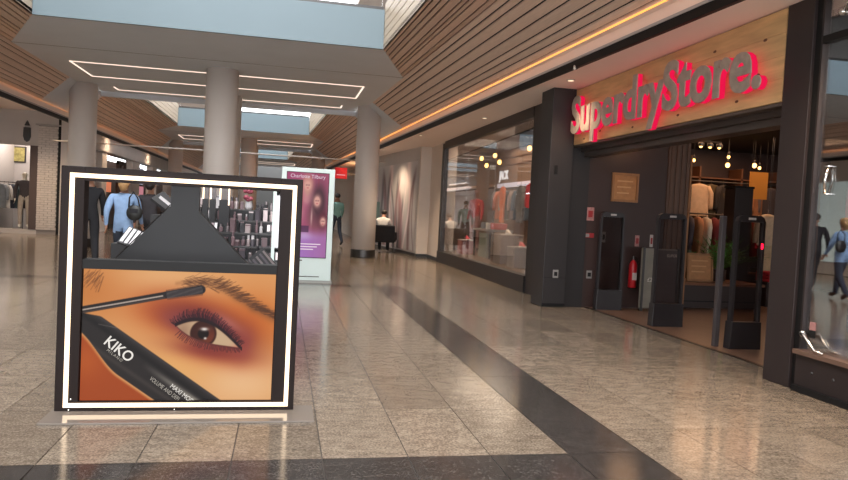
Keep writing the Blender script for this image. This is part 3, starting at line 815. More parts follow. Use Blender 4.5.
for i, (a, b, z0, z1, c) in enumerate(((34.9, 36.6, 2.0, 2.75, (206, 206, 226)), (35.6, 36.8, 1.4, 1.9, (226, 150, 160)), (39.3, 40.8, 2.1, 2.7, (222, 214, 214)), (44.0, 45.5, 1.9, 2.6, (230, 200, 190)))):
    lb = thing('lit_screen', ('bluish white lit screen in the third shop of the left row', 'pink lit screen under the bluish one in the left row', 'small white lit screen in the fourth shop of the left row', 'farthest pale lit screen in the left row')[i], 'screen', (LX - .3, a, z0))
    B(LX - .34, a, z0, LX - .30, b, z1).build('panel', emis('screen_%d' % i, c, 0.5), lb)
    for yy in (a + .1, b - .1): B(LX - .35, yy - .01, z1, LX - .33, yy + .01, 3.0).build('hanger_rod', darksteel, lb)
    B(LX - .36, a - .05, z0 - .05, LX - .34, b + .05, z1 + .05).build('frame', black_m, lb)
# ------------------------------------------------------------------ THE LIT ADVERTISING STAND
SY = 4.39
stand = thing('advertising_stand', 'tall dark display stand edged with white light strips carrying an eye make-up poster', 'advertising stand', (-0.565, SY, 0))
fr_m = mat('stand_frame', (32, 23, 22), 0.6, var=0.05, spec=0.2)
XL, XR, ZT = -1.28, 0.118, 1.472
B(XL, SY, 0.012, -1.15, SY + .10, ZT).build('side_panel', fr_m, stand, bevel=0.004)
B(-0.02, SY, 0.012, XR, SY + .10, ZT).build('side_panel', fr_m, stand, bevel=0.004)
B(-1.15, SY + .001, 1.39, -0.02, SY + .10, ZT).build('top_rail', fr_m, stand)
B(-1.15, SY + .001, 0.012, -0.02, SY + .10, 0.07).build('bottom_rail', fr_m, stand)
B(-1.15, SY + .005, 0.868, -0.02, SY + .10, 0.925).build('middle_rail', black_m, stand)
B(-1.15, SY + .03, 0.07, -0.02, SY + .10, 0.868).build('back_box', black_m, stand)
lw = 0.025
for (a, b, c, d_) in ((XL + .05, 0.036, XL + .05 + lw, ZT - .04), (XR - .036 - lw, 0.036, XR - .036, ZT - .04)):
    B(a, SY - .006, b, c, SY + .002, d_).build('light_strip', led_white, stand)
for (z0, z1) in ((0.036, 0.036 + lw), (ZT - .04 - lw, ZT - .04)):
    B(XL + .05 + lw, SY - .006, z0, XR - .036 - lw, SY + .002, z1).build('light_strip', led_white, stand)
B(-1.30, 4.16, 0.002, 0.24, SY + .10, 0.012).build('base_plate', mat('plate_gloss', (128, 118, 110), 0.06, 0.0, spec=1.0), stand)
for (x, z) in ((-1.19, 0.085), (-1.2, 0.02), (-.6, 0.02)):
    MB().ball((x, SY - .002, z), (0.006, 0.004, 0.006), 8, 6).build('screw', chrome, stand)

def seg_dist(px, py, a, b):
    ax, ay = a; bx, by = b
    dx, dy = bx - ax, by - ay
    t = np.clip(((px - ax) * dx + (py - ay) * dy) / (dx * dx + dy * dy), 0, 1)
    return np.hypot(px - ax - t * dx, py - ay - t * dy), t
def eye_print(u, v):
    X = 8 + u * 655; Y = 18 + v * 446
    r = np.random.RandomState(1)
    C = lambda *c: np.array(c, float)
    def mix(img, col, w): return img * (1 - w[..., None]) + C(*col) * w[..., None]
    def g(cx, cy, sx, sy, ang=0):
        ca, sa = math.cos(ang), math.sin(ang)
        a = (X - cx) * ca + (Y - cy) * sa; b = -(X - cx) * sa + (Y - cy) * ca
        return np.exp(-(a / sx) ** 2 - (b / sy) ** 2)
    def smooth(d, e): return np.clip(0.5 - d / e, 0, 1)
    img = np.zeros(u.shape + (3,)) + C(226, 160, 100)
    img = mix(img, (238, 186, 130), g(250, 60, 170, 70))
    img = mix(img, (240, 190, 140), g(560, 390, 170, 110))
    img = mix(img, (236, 176, 108), g(330, 340, 110, 90) * .9)
    img = mix(img, (200, 120, 58), g(20, 90, 130, 110) * .8)
    img = mix(img, (206, 108, 40), g(600, 180, 120, 110) * .75)
    # orange shadow all round the eye
    img = mix(img, (206, 98, 34), g(430, 170, 230, 75, 0.25) * .9)
    img = mix(img, (190, 84, 34), g(290, 165, 120, 60, 0.2) * .8)
    img = mix(img, (196, 92, 50), g(470, 300, 140, 45, 0.2) * .7)
    img = mix(img, (112, 40, 46), np.clip(g(440, 208, 150, 62, 0.38) * 1.25, 0, 1))
    img = mix(img, (140, 66, 70), g(335, 190, 70, 36, 0.3) * .8)
    img = mix(img, (136, 54, 48), g(440, 292, 130, 30, 0.14) * .9)
    img = mix(img, (146, 60, 60), g(560, 265, 36, 60, 0.2) * .6)
    # lid highlight
    img = mix(img, (206, 128, 116), g(500, 190, 60, 18, 0.55) * .5)
    # lid curves
    def up(x): t = np.clip((x - 318) / 232.0, 0, 1); return 203 + 80 * t ** 1.5 - 44 * np.sin(PI * t) * (1 - .18 * t)
    def lo(x): t = np.clip((x - 318) / 232.0, 0, 1); return 203 + 80 * t + 31 * np.sin(PI * t ** .8) * (1 - .45 * t)
    inside = ((X > 320) & (X < 550)).astype(float) * np.clip((Y - up(X)) / 3, 0, 1) * np.clip((lo(X) - Y) / 3, 0, 1)
    img = mix(img, (204, 172, 136), inside)
    img = mix(img, (160, 120, 96), inside * g(345, 225, 30, 40) * .8)
    img = mix(img, (226, 120, 96), inside * g(540, 285, 26, 14))
    img = mix(img, (170, 120, 96), inside * np.clip(1 - (Y - up(X)) / 14, 0, 1) * .6)
    d = np.hypot(X - 415, (Y - 232))
    img = mix(img, (58, 26, 20), inside * smooth(d - 46, 5))
    img = mix(img, (112, 50, 32), inside * smooth(d - 39, 8) * np.clip(.25 + .75 * np.sin(np.arctan2(Y - 232, X - 415) + .9), .1, 1))
    img = mix(img, (24, 12, 12), inside * smooth(d - 19, 5))
    img = mix(img, (250, 236, 226), np.exp(-((X - 418) / 13) ** 2 - ((Y - 216) / 6) ** 2) * .98)
    img = mix(img, (250, 236, 226), np.exp(-((X - 422) / 5) ** 2 - ((Y - 248) / 4) ** 2) * .98)
    # upper and lower lash lines
    dl = np.abs(Y - up(X)) + 40 * ((X < 316) | (X > 552))
    img = mix(img, (34, 20, 24), smooth(dl - 6.5, 4) * .97)
    d2 = np.abs(Y - lo(X)) + 40 * ((X < 322) | (X > 548))
    img = mix(img, (96, 44, 42), smooth(d2 - 2.5, 4) * .8)
    for i in range(64):
        t = (i + r.uniform(-.3, .3)) / 63; x0 = 316 + t * 226; y0 = float(up(np.array(x0)))
        L = (26 + 12 * math.sin(PI * min(1, t * 1.2))) * r.uniform(.8, 1.1)
        a = math.radians(-140 + 92 * t + r.uniform(-6, 6))
        mid = (x0 + .55 * L * math.cos(a), y0 + .55 * L * math.sin(a)); end = (x0 + L * math.cos(a + .25), y0 + L * math.sin(a + .25))
        for (p, q, w) in (((x0, y0), mid, 1.6), (mid, end, 1.0)):
            dd, tt = seg_dist(X, Y, p, q); img = mix(img, (40, 22, 30), smooth(dd - w, 2.2) * .85)
    for i in range(46):
        t = (i + r.uniform(-.3, .3)) / 45; x0 = 335 + t * 205; y0 = float(lo(np.array(x0)))
        L = r.uniform(16, 28) * (1 - .3 * t); a = math.radians(128 - 60 * t + r.uniform(-8, 8))
        dd, tt = seg_dist(X, Y, (x0, y0 + 2), (x0 + L * math.cos(a), y0 + L * math.sin(a))); img = mix(img, (70, 30, 38), smooth(dd - 1.1, 2.2) * .85)
    # crease
    dcr = np.abs(Y - (up(X) - 20 - 10 * np.sin(PI * np.clip((X - 330) / 230, 0, 1)))) + 40 * ((X < 400) | (X > 556))
    img = mix(img, (84, 36, 40), smooth(dcr - 2, 5) * .7)
    # eyebrow
    bx = [318, 360, 410, 470, 530, 590, 662]; by = [58, 50, 50, 66, 98, 132, 168]
    for q in range(6):
        dd, tt = seg_dist(X, Y, (bx[q], by[q] + 2), (bx[q + 1], by[q + 1] + 2)); img = mix(img, (122, 76, 46), np.exp(-(dd / (7 + 2.2 * q)) ** 2) * (.28 + .08 * q))
    for i in range(300):
        t = r.uniform(0, 1); xx = 330 + t * 330; yy = np.interp(xx, bx, by) + r.uniform(-13, 15) * (0.5 + .7 * math.sin(PI * min(1, .25 + t * .7)))
        L = r.uniform(22, 40); a = math.radians(-58 + 70 * t + r.uniform(-10, 14))
        if t < .35: a = math.radians(r.uniform(-40, 40))
        dd, tt = seg_dist(X, Y, (xx, yy), (xx + L * math.cos(a), yy + L * math.sin(a) * .8)); img = mix(img, (86, 52, 34), smooth(dd - .7, 2.4) * (.42 if t < .3 else .7))
    for i in range(26):
        x0 = r.uniform(0, 55); y0 = r.uniform(18, 60); L = r.uniform(25, 55); a = math.radians(r.uniform(105, 140))
        dd, tt = seg_dist(X, Y, (x0 + 20, y0), (x0 + 20 + L * math.cos(a), y0 + L * math.sin(a))); img = mix(img, (96, 56, 32), smooth(dd - .9, 2.5) * .55)
    # tube: a rounded black band running down to the right
    ax_, ay_ = 376 / 457.1, 260 / 457.1
    al = (X - 84) * ax_ + (Y - 187) * ay_
    pe = -(X - 84) * ay_ + (Y - 187) * ax_          # distance from the upper edge
    wt_ = np.clip((150 - al) / 210, 0, 1); width = 132 - 50 * wt_ * wt_ * (3 - 2 * wt_)
    img = mix(img, (168, 74, 32), np.clip((pe - width) / 10, 0, 1) * (X < 330))
    img = mix(img, (196, 96, 40), g(20, 330, 60, 60) * (pe > width) * .6)
    tube = np.clip(pe / 3, 0, 1) * np.clip((width - pe) / 3, 0, 1)
    tube = tube * np.clip((Y - 164 - .18 * np.clip(X, 0, 84)) / 4, 0, 1)
    img = mix(img, (46, 41, 41), tube)
    img = mix(img, (30, 27, 28), tube * np.exp(-((pe - 30) / 10) ** 2) * .8)
    img = mix(img, (122, 116, 108), tube * np.exp(-((pe - 52) / 10) ** 2) * np.clip((al - 190) / 140, 0, 1))
    img = mix(img, (178, 166, 150), tube * np.exp(-((pe - 56) / 10) ** 2) * np.clip((al - 360) / 80, 0, 1))
    img = mix(img, (66, 60, 60), tube * np.exp(-((pe - 6) / 5) ** 2) * .8)
    img = mix(img, (74, 66, 62), tube * np.exp(-((pe - 100) / 8) ** 2) * .6)
    dd, tt = seg_dist(X, Y, (62, 205), (150, 222)); img = mix(img, (120, 112, 106), smooth(dd - .8, 2.2) * .8 * tube)
    # wand
    dd, tt = seg_dist(X, Y, (-20, 163), (282, 101)); img = mix(img, (40, 34, 34), smooth(dd - 12, 3))
    dd, tt = seg_dist(X, Y, (-20, 163), (276, 103)); img = mix(img, (206, 186, 172), smooth(dd - 2.4, 3) * .9)
    dd, tt = seg_dist(X, Y, (-20, 172), (280, 110)); img = mix(img, (90, 74, 70), smooth(dd - 1.4, 3) * .9)
    dd, tt = seg_dist(X, Y, (284, 100), (402, 79)); img = mix(img, (42, 36, 38), smooth(dd - (12 + 3 * tt), 3))
    for i in range(30):
        t = i / 29; cx_, cy_ = 286 + 118 * t, 100 - 21 * t
        for sgn in (-1, 1):
            dd, tt = seg_dist(X, Y, (cx_, cy_), (cx_ + 3 * sgn, cy_ + sgn * (16 + 3 * t))); img = mix(img, (36, 30, 34), smooth(dd - .9, 2.0) * .9)
        dd, tt = seg_dist(X, Y, (cx_ - 1, cy_ - 10), (cx_ + 2, cy_ + 12)); img = mix(img, (132, 122, 120), smooth(dd - .7, 1.6) * .75)
    return img
PX0, PX1, PZ0, PZ1 = -1.146, -0.024, 0.071, 0.868
poster = painted('poster', (PX0, SY + .024, PZ1), (1, 0, 0), (0, 0, -1), PX1 - PX0, PZ1 - PZ0, 330, 225, eye_print, emit=0.68, parent=stand)
poster['label'] = 'backlit close-up of a made-up eye with a mascara wand and black tube'
def pz_at(cx_, cy_):
    u, v = (cx_ - 8) / 655.0, (cy_ - 18) / 446.0
    return (PX0 + u * (PX1 - PX0), SY + .021, PZ1 - v * (PZ1 - PZ0))
ang = math.atan2(-284 * (PZ1 - PZ0) / 446, 376 * (PX1 - PX0) / 655)
ux = (math.cos(ang), 0, math.sin(ang)); uy = (-math.sin(ang), 0, math.cos(ang))
ink = emis('poster_ink', (240, 234, 226), 0.75); ink2 = emis('poster_ink_soft', (200, 192, 180), 0.6)
place_text('lettering', 'KIKO', 0.088, pz_at(78, 268), ux, uy, ink, poster, 0.0002, xs=0.92, offset=0.0012)
place_text('lettering', 'MILANO', 0.024, pz_at(90, 294), ux, uy, ink2, poster, 0.0002, spacing=1.35)
place_text('lettering', 'VOLUME AND DEFI', 0.036, pz_at(236, 392), ux, uy, ink2, poster, 0.0002, xs=0.70)
place_text('lettering', 'MAXI MOD', 0.040, pz_at(306, 418), ux, uy, ink, poster, 0.0002, xs=0.85)

# ------------------------------------------------------------------ MAKE-UP KIOSK BEHIND THE STAND
kb = mat('kiosk_black', (32, 31, 34), 0.55, var=0.05)
kiosk = thing('kiosk_counter', 'matt black peaked counter end rising behind the open top of the stand', 'counter', (-0.65, 5.0, 0))
MB().prismy([(-1.12, 0), (-0.20, 0), (-0.20, 0.85), (-0.565, 1.23), (-0.565, 1.435), (-0.752, 1.435), (-0.752, 1.26), (-1.12, 0.85)], 4.96, 5.02).build('end_panel', kb, kiosk)
MB().prismy([(-1.10, 0), (-0.22, 0), (-0.22, 0.80), (-0.60, 1.15), (-0.72, 1.15), (-1.10, 0.80)], 5.02, 5.30).build('body', kb, kiosk)
B(-0.752, 4.955, 1.40, -0.565, 5.03, 1.44).build('cap', kb, kiosk)
for a, b in (((-0.20, 0.86), (-0.565, 1.24)), ((-1.12, 0.86), (-0.752, 1.27))):
    MB().tube([(a[0], 4.958, a[1]), (b[0], 4.958, b[1])], 0.004, 6).build('edge_trim', darksteel, kiosk)
tiers = thing('tiered_shelf', 'black tiered shelf full of cosmetics behind the right slope of the counter', 'shelf', (-0.35, 6.3, 0))
TIER = []
for i in range(6):
    y0 = 5.42 + i * .34; z = 0.72 + i * 0.105
    B(-0.98 if i > 2 else -0.85, y0, 0, 0.10, y0 + .34, z).build('tier', kb, tiers)
    B(-0.98 if i > 2 else -0.85, y0 - .004, z - .012, 0.10, y0, z).build('tier_edge', darksteel, tiers)
    TIER.append((y0 + .15, z))
wcos = [mat('cosmetic_%d' % i, c, 0.3, mtl) for i, (c, mtl) in enumerate((((205, 200, 202), 0), ((40, 38, 42), 0), ((150, 140, 142), .8), ((112, 92, 96), 0), ((186, 170, 170), .5), ((86, 80, 86), 0), ((120, 96, 100), 0)))]
def bottle(x, y, z, r, h, m1, m2, label, group):
    t = thing('cosmetic_bottle', label, 'cosmetics', (x, y, z), group=group)
    MB().lathe([(r * .9, 0), (r, .005), (r, h * .6), (r * .55, h * .66)], (x, y, z), 10).build('body', m1, t, smooth=False)
    MB().lathe([(r * .6, h * .66), (r * .6, h), (r * .45, h * 1.01)], (x, y, z), 10).build('cap', m2, t)
def palette(x, y, z, w, d, tilt, m1, cols, label, group):
    t = thing('make_up_palette', label, 'cosmetics', (x, y, z), group=group)
    c, s = math.cos(tilt), math.sin(tilt)
    MB().obox((x, y, z + d * s * .5 + .008), (w, d, .012), (tilt, 0, 0)).build('tray', m1, t)
    for k, cm in enumerate(cols):
        n = len(cols); xx = x - w / 2 + (k + .5) * w / n
        MB().obox((xx, y - .007 * s, z + d * s * .5 + .008 + .007 * c), (w / n * .72, d * .74, .004), (tilt, 0, 0)).build('pan', cm, t)
USED = {}
def uniq(l):
    n = USED.get(l, 0); USED[l] = n + 1
    return l + ('', ', farther right', ', farthest right', ', at the right end')[min(n, 3)]
rk = random.Random(11)
CN = ('white', 'black', 'silver', 'mauve', 'champagne', 'grey', 'rose'); TN = ('lowest', 'second', 'third', 'fourth', 'fifth', 'top')
G1 = 'cosmetics on the tiered kiosk shelf'
for ti, (y, z) in enumerate(TIER):
    x = (-0.78 if ti < 3 else -0.92) + rk.uniform(0, .03)
    while x < 0.05:
        kind = rk.random(); m1, m2 = rk.choice(wcos), rk.choice(wcos)
        if kind < 0.55:
            h = rk.uniform(.06, .13); bottle(x, y + rk.uniform(-.05, .05), z, rk.uniform(.012, .022), h, m1, m2, uniq('%s bottle with %s cap on the %s tier of the kiosk shelf' % (CN[wcos.index(m1)], CN[wcos.index(m2)], TN[ti])), G1); x += rk.uniform(.035, .06)
        elif kind < 0.85:
            t = thing('cosmetic_box', uniq('upright %s carton with %s lid on the %s tier of the kiosk shelf' % (CN[wcos.index(m1)], CN[wcos.index(m2)], TN[ti])), 'cosmetics', (x, y, z), group='cosmetic boxes on the tiered kiosk shelf')
            w, h = rk.uniform(.03, .05), rk.uniform(.05, .14)
            MB().obox((x, y, z + h / 2), (w, .04, h), (0, 0, rk.uniform(-.4, .4))).build('carton', m1, t); MB().obox((x, y - .001, z + h - .012), (w * 1.04, .046, .012), (0, 0, 0)).build('lid_band', m2, t)
            x += w + rk.uniform(.015, .03)
        else:
            palette(x + .04, y, z, .09, .09, 1.0, wcos[1], [wcos[k] for k in (4, 6, 0)], uniq('small open palette standing on the %s tier of the kiosk shelf' % TN[ti]), 'palettes on the tiered kiosk shelf'); x += .12
tr = thing('tester_tray', 'large black tester tray tilted at the front right of the kiosk shelf', 'cosmetics', (-0.10, 5.36, 0.72))
MB().obox((-0.12, 5.33, 0.86), (0.13, 0.22, 0.03), (1.0, -.75, 0)).build('tray', kb, tr)
for k in range(4):
    MB().obox((-0.155 + .024 * k, 5.318, 0.83 + .022 * k), (0.016, 0.17, 0.012), (1.0, -.75, 0)).build('slot', wcos[2 if k % 2 else 5], tr)
for i, (x, w) in enumerate(((-0.70, .05), (-0.635, .05), (-0.53, .09))):
    t = thing('lit_tower', ('slim black lit tower nearest the peak of the kiosk counter', 'second slim black lit tower on the kiosk shelf', 'wide black lit tower on the kiosk shelf')[i], 'display tower', (x, 6.62, 1.14))
    B(x - w / 2, 6.60, 1.03, x + w / 2, 6.66, 1.33).build('casing', kb, t)
    B(x - w / 2, 6.60, 1.33, x - w / 2 + .012, 6.61, 1.46).build('light_bar', emis('tower_light', (255, 226, 196), 2.5), t)
    if w > .06: B(x + w / 2 - .012, 6.60, 1.28, x + w / 2, 6.61, 1.44).build('light_bar', emis('tower_light', (255, 226, 196), 2.5), t)
    B(x - w / 2, 6.61, 1.33, x + w / 2, 6.66, 1.47).build('head', mat('tower_grey', (96, 88, 88), 0.3), t)
vb = thing('flower_vase', 'pink orchids in a vase on the top tier of the kiosk shelf', 'flowers', (-0.34, 7.2, 1.245))
MB().lathe([(.03, 0), (.04, .03), (.03, .08), (.035, .10)], (-0.34, 7.2, 1.245), 14).build('vase', wcos[0], vb, smooth=True)
pink = mat('orchid', (158, 76, 92), 0.6, var=0.3, vscale=60)
for i in range(12):
    a = rk.uniform(0, 6.28); rr_ = rk.uniform(.01, .07)
    MB().ball((-0.34 + rr_ * math.cos(a), 7.2 + rr_ * math.sin(a), 1.385 + rk.uniform(-.04, .05)), (.028, .02, .022), 8, 6).build('bloom', pink, vb, smooth=True)
MB().tube([(-0.34, 7.2, 1.33), (-0.335, 7.19, 1.38)], .006).build('stem', mat('stem_green', (70, 96, 60), .6), vb)
ml = thing('mirror_light', 'white edged make-up mirror at the right end of the kiosk shelf', 'mirror', (-0.03, 6.2, 0.9))
B(-0.075, 5.35, 0.0, -0.050, 5.37, 1.47).build('lit_post', mat('post_pale', (200, 214, 210), 0.3, emit=(200, 214, 210), es=0.25), ml)
B(-0.050, 5.352, 0.95, 0.09, 5.368, 1.45).build('mirror', mat('mirror', (150, 148, 150), 0.05, 1.0), ml)
# left tester boxes
for i, (x0, x1, y, z0, z1) in enumerate(((-1.16, -0.98, 5.12, 0.0, 1.08), (-1.02, -0.80, 5.75, 0.0, 1.24))):
    t = thing('tester_cabinet', ('low black tester cabinet with pale striped tray left of the kiosk peak', 'black tester cabinet with a white edged sloping lid behind the kiosk peak')[i], 'cabinet', ((x0 + x1) / 2, y, 0))
    B(x0, y, 0, x1, y + .3, z1 - (.10 if i == 0 else .06)).build('body', kb, t)
    if i == 0:
        MB().obox((-1.02, 5.2, 1.01), (.17, .20, .015), (.6, .35, 0)).build('tray', kb, t)
        for k in range(5):
            MB().obox((-1.08 + .03 * k, 5.19, 1.04 - .011 * k), (.02, .17, .01), (.6, .35, 0)).build('pale_strip', wcos[0], t)
    else:
        MB().obox((-0.90, 5.85, 1.26), (.24, .26, .02), (.3, .65, 0)).build('lid', kb, t)
        MB().obox((-0.855, 5.72, 1.25), (.24, .015, .022), (0, .65, 0)).build('white_edge', wcos[0], t)

# ------------------------------------------------------------------ DIGITAL TOTEM
TY = 12.0
tot = thing('poster_totem', 'white advertising totem with a pink and purple beauty poster', 'totem', (0.41, TY, 0))
tw = mat('totem_white', (206, 218, 214), 0.4)
B(-0.04, TY, 0.04, 0.86, TY + .14, 1.97).build('casing', tw, tot, bevel=0.008)
B(-0.06, TY - .02, 0, 0.88, TY + .16, 0.04).build('foot', mat('totem_foot', (150, 150, 146), .5), tot)
B(0.04, TY - .006, 0.43, 0.765, TY + .0, 1.90).build('screen_bezel', black_m, tot)
B(0.30, TY - .004, 0.10, 0.66, TY, 0.115).build('vent', darksteel, tot)
def beauty(u, v):
    img = np.zeros(u.shape + (3,)) + np.array((170, 78, 116.0))
    def g(cx, cy, sx, sy): return np.exp(-((u - cx) / sx) ** 2 - ((v - cy) / sy) ** 2)
    def mix(img, c, w): return img * (1 - w[..., None]) + np.array(c, float) * w[..., None]
    img = mix(img, (176, 96, 120), (u > .72) * 0.6); img = mix(img, (190, 70, 100), g(.76, .2, .02, .4) * .8)
    img = mix(img, (176, 132, 214), np.clip((v - .62) / .14, 0, 1) * (1 - .45 * u))
    img = mix(img, (222, 196, 240), g(.4, .74, .3, .05) * .7)
    hair = ((.50, .13, .13, .10, (206, 140, 130)), (.22, .30, .14, .11, (150, 60, 66)), (.78, .34, .17, .20, (84, 52, 62)), (.10, .62, .12, .12, (128, 66, 76)), (.90, .55, .10, .10, (96, 44, 58)))
    face = ((.50, .15, .08, .055), (.22, .32, .08, .055), (.74, .33, .075, .06), (.12, .60, .08, .06), (.90, .57, .06, .045))
    body = ((.50, .27, .14, .08, (224, 150, 160)), (.22, .47, .16, .10, (214, 140, 150)), (.70, .52, .16, .12, (150, 86, 100)), (.12, .72, .16, .07, (150, 90, 110)))
    for b in body: img = mix(img, b[4], np.clip(g(b[0], b[1], b[2] * 1.15, b[3] * 1.2) * 1.8, 0, 1)); img = mix(img, (226, 170, 160), np.clip(g(b[0], b[1] - b[3] * .75, .045, .05) * 1.6, 0, 1))
    for h_ in hair: img = mix(img, h_[4], np.clip(g(*h_[:4]) * 1.6, 0, 1))
    for f in face:
        img = mix(img, (232, 172, 158), np.clip(g(*f) * 1.8, 0, 1))
        for s in (-.35, .35):
            img = mix(img, (60, 30, 40), g(f[0] + s * f[2], f[1] - .006, .020, .007) * .6)
        img = mix(img, (170, 40, 60), g(f[0], f[1] + .028, .024, .006) * .7)
    img = mix(img, (240, 200, 190), g(.62, .52, .02, .10) * .7)
    img = mix(img, (84, 50, 80), (np.abs(u - .46) < .11) * (np.abs(v - .665) < .04) * .8)
    return img
painted('screen', (0.05, TY - .008, 1.89), (1, 0, 0), (0, 0, -1), 0.705, 1.45, 70, 140, beauty, emit=0.62, parent=tot)
ti = emis('totem_ink', (236, 216, 230), 0.7)
place_text('lettering', 'Charlotte Tilbury', 0.088, (0.40, TY - .0095, 1.80), (1, 0, 0), (0, 0, 1), ti, tot, 0.0002, align='CENTER', xs=0.95)
for i, (z, w) in enumerate(((0.66, .42), (0.615, .36), (0.57, .30))):
    B(0.24, TY - .0095, z, 0.24 + w, TY - .008, z + .018).build('caption_line', ti, tot)
B(0.22, TY - .004, 0.375, 0.36, TY, 0.395).build('small_mark', darksteel, tot)
# ------------------------------------------------------------------ PEOPLE AND MANNEQUINS
J0 = dict(pelvis=(0, 0, .95), spine=(0, .005, 1.12), chest=(0, .0, 1.33), neckb=(0, .01, 1.47), head0=(0, -.005, 1.56), head1=(0, -.015, 1.645), head2=(0, -.005, 1.715),
          shL=(.185, .005, 1.425), elL=(.235, .02, 1.15), wrL=(.25, -.04, .90), haL=(.25, -.055, .83),
          shR=(-.185, .005, 1.425), elR=(-.235, .02, 1.15), wrR=(-.25, -.04, .90), haR=(-.25, -.055, .83),
          hpL=(.095, 0, .90), knL=(.105, -.01, .50), anL=(.105, .02, .09), toL=(.115, -.14, .035),
          hpR=(-.095, 0, .90), knR=(-.105, -.01, .50), anR=(-.105, .02, .09), toR=(-.115, -.14, .035))
RAD = dict(pelvis=(.155, .115), spine=(.14, .105), chest=(.165, .115), neckb=(.07, .065), head0=(.062, .066), head1=(.078, .094), head2=(.055, .066),
           sh=(.075, .07), el=(.05, .05), wr=(.034, .03), ha=(.040, .022), hp=(.095, .095), kn=(.068, .068), an=(.05, .052), to=(.042, .034))
EDG = [('pelvis', 'spine', 'top'), ('spine', 'chest', 'top'), ('chest', 'neckb', 'top'), ('neckb', 'head0', 'skin'), ('head0', 'head1', 'skin'), ('head1', 'head2', 'skin')]
for s in 'LR':
    EDG += [('chest', 'sh' + s, 'top'), ('sh' + s, 'el' + s, 'top'), ('el' + s, 'wr' + s, 'sleeve'), ('wr' + s, 'ha' + s, 'skin'),
            ('pelvis', 'hp' + s, 'bot'), ('hp' + s, 'kn' + s, 'bot'), ('kn' + s, 'an' + s, 'bot'), ('an' + s, 'to' + s, 'shoe')]
def figure(name, label, cat, loc, rotz, height, top, bot, skin=skin_m, hair=None, shoe=None, pose=None, bulk=1.0, long_sleeve=True, hair_len=0.0, group=None, coat=0.0):
    t = thing(name, label, cat, loc, rotz, group)
    J = dict(J0)
    if pose: J.update(pose)
    k = height / 1.75
    names = list(J); idx = {n: i for i, n in enumerate(names)}
    bm = bmesh.new(); lay = bm.verts.layers.skin.verify()
    vs = []
    for n in names:
        v = bm.verts.new(Vector(J[n]) * k)
        r = RAD.get(n) or RAD[n[:2]]
        bb = bulk if n not in ('head0', 'head1', 'head2', 'neckb') and n[:2] not in ('ha', 'wr') else 1.0
        v[lay].radius = (r[0] * k * bb, r[1] * k * bb)
        v[lay].use_root = (n == 'pelvis')
        vs.append(v)
    for a, b, c in EDG: bm.edges.new((vs[idx[a]], vs[idx[b]]))
    me = bpy.data.meshes.new('body'); bm.to_mesh(me); bm.free()
    o = bpy.data.objects.new('body', me); COL.objects.link(o)
    sk = o.modifiers.new('skin', 'SKIN'); sk.use_smooth_shade = True; sk.branch_smoothing = 0.6
    o.modifiers.new('sub', 'SUBSURF').levels = 2
    bpy.context.view_layer.update()
    dg = bpy.context.evaluated_depsgraph_get()
    m2 = bpy.data.meshes.new_from_object(o.evaluated_get(dg))
    bpy.data.objects.remove(o)
    V = [tuple(v.co) for v in m2.vertices]; Fc = [tuple(p.vertices) for p in m2.polygons]
    mats = {'top': top, 'sleeve': top if long_sleeve else skin, 'bot': bot, 'skin': skin, 'shoe': shoe or blackmatt}
    keys = ['top', 'sleeve', 'bot', 'skin', 'shoe']
    segs = [(Vector(J[a]) * k, Vector(J[b]) * k, c) for a, b, c in EDG]
    fm = []
    for f in Fc:
        c = sum((Vector(V[i]) for i in f), Vector()) / len(f)
        best = None
        for a, b, kk in segs:
            d_ = b - a; tt = max(0, min(1, (c - a).dot(d_) / d_.length_squared)); dist = (c - a - d_ * tt).length
            if best is None or dist < best[0]: best = (dist, kk)
        q = best[1]
        if q in ('bot',) and coat and c.z > coat * k: q = 'top'
        if q == 'top' and c.z > (J['neckb'][2] + .02) * k and abs(c.x) < .09 * k: q = 'skin'
        fm.append(keys.index(q))
    ex = MB()
    # fingers rooted in the palm
    for s, sg in (('L', 1), ('R', -1)):
        w = Vector(J['wr' + s]) * k; h = Vector(J['ha' + s]) * k; d_ = (h - w).normalized()
        side = Vector((0, -1, 0)) - d_ * Vector((0, -1, 0)).dot(d_)
        side = side.normalized() if side.length > .01 else Vector((1, 0, 0))
        nrm = d_.cross(side) * -sg
        for i, L in enumerate((.072, .082, .076, .060)):
            b0 = h + side * (.026 - .0175 * i) * k
            ex.tube([b0 - d_ * .02 * k, b0 + d_ * .02 * k, b0 + d_ * (.02 + L * .5) * k + nrm * .010 * k, b0 + d_ * (.015 + L * .85) * k + nrm * .030 * k], [.0085 * k, .0085 * k, .0075 * k, .0055 * k], 6)
        b0 = w + (h - w) * .45 + side * .026 * k
        ex.tube([b0, b0 + side * .022 * k + d_ * .03 * k, b0 + side * .028 * k + d_ * .065 * k + nrm * .012 * k], [.010 * k, .009 * k, .006 * k], 6)
    # face: nose, ears
    hc = Vector(J['head1']) * k; upv = (Vector(J['head2']) - Vector(J['head0'])).normalized()
    fw = Vector((0, -1, 0)) - upv * Vector((0, -1, 0)).dot(upv); fw.normalize()
    if 'face' in (pose or {}): fw = Vector(pose['face']).normalized()
    rt = fw.cross(upv)
    nb = hc + fw * .085 * k
    ex.tube([nb + upv * .02 * k, nb + fw * .012 * k - upv * .008 * k, nb + fw * .020 * k - upv * .022 * k], [.007 * k, .010 * k, .012 * k], 6)
    for sg in (-1, 1):
        ex.ball(hc + rt * sg * .078 * k - upv * .01 * k, (.012 * k, .02 * k, .03 * k), 8, 6)
    n0 = len(V); V += ex.v; Fc += [tuple(i + n0 for i in f) for f in ex.f]; fm += [keys.index('skin')] * len(ex.f)
    mb = bpy.data.meshes.new('body'); mb.from_pydata(V, [], Fc)
    for q in keys: mb.materials.append(mats[q])
    mb.polygons.foreach_set('material_index', fm); mb.shade_smooth()
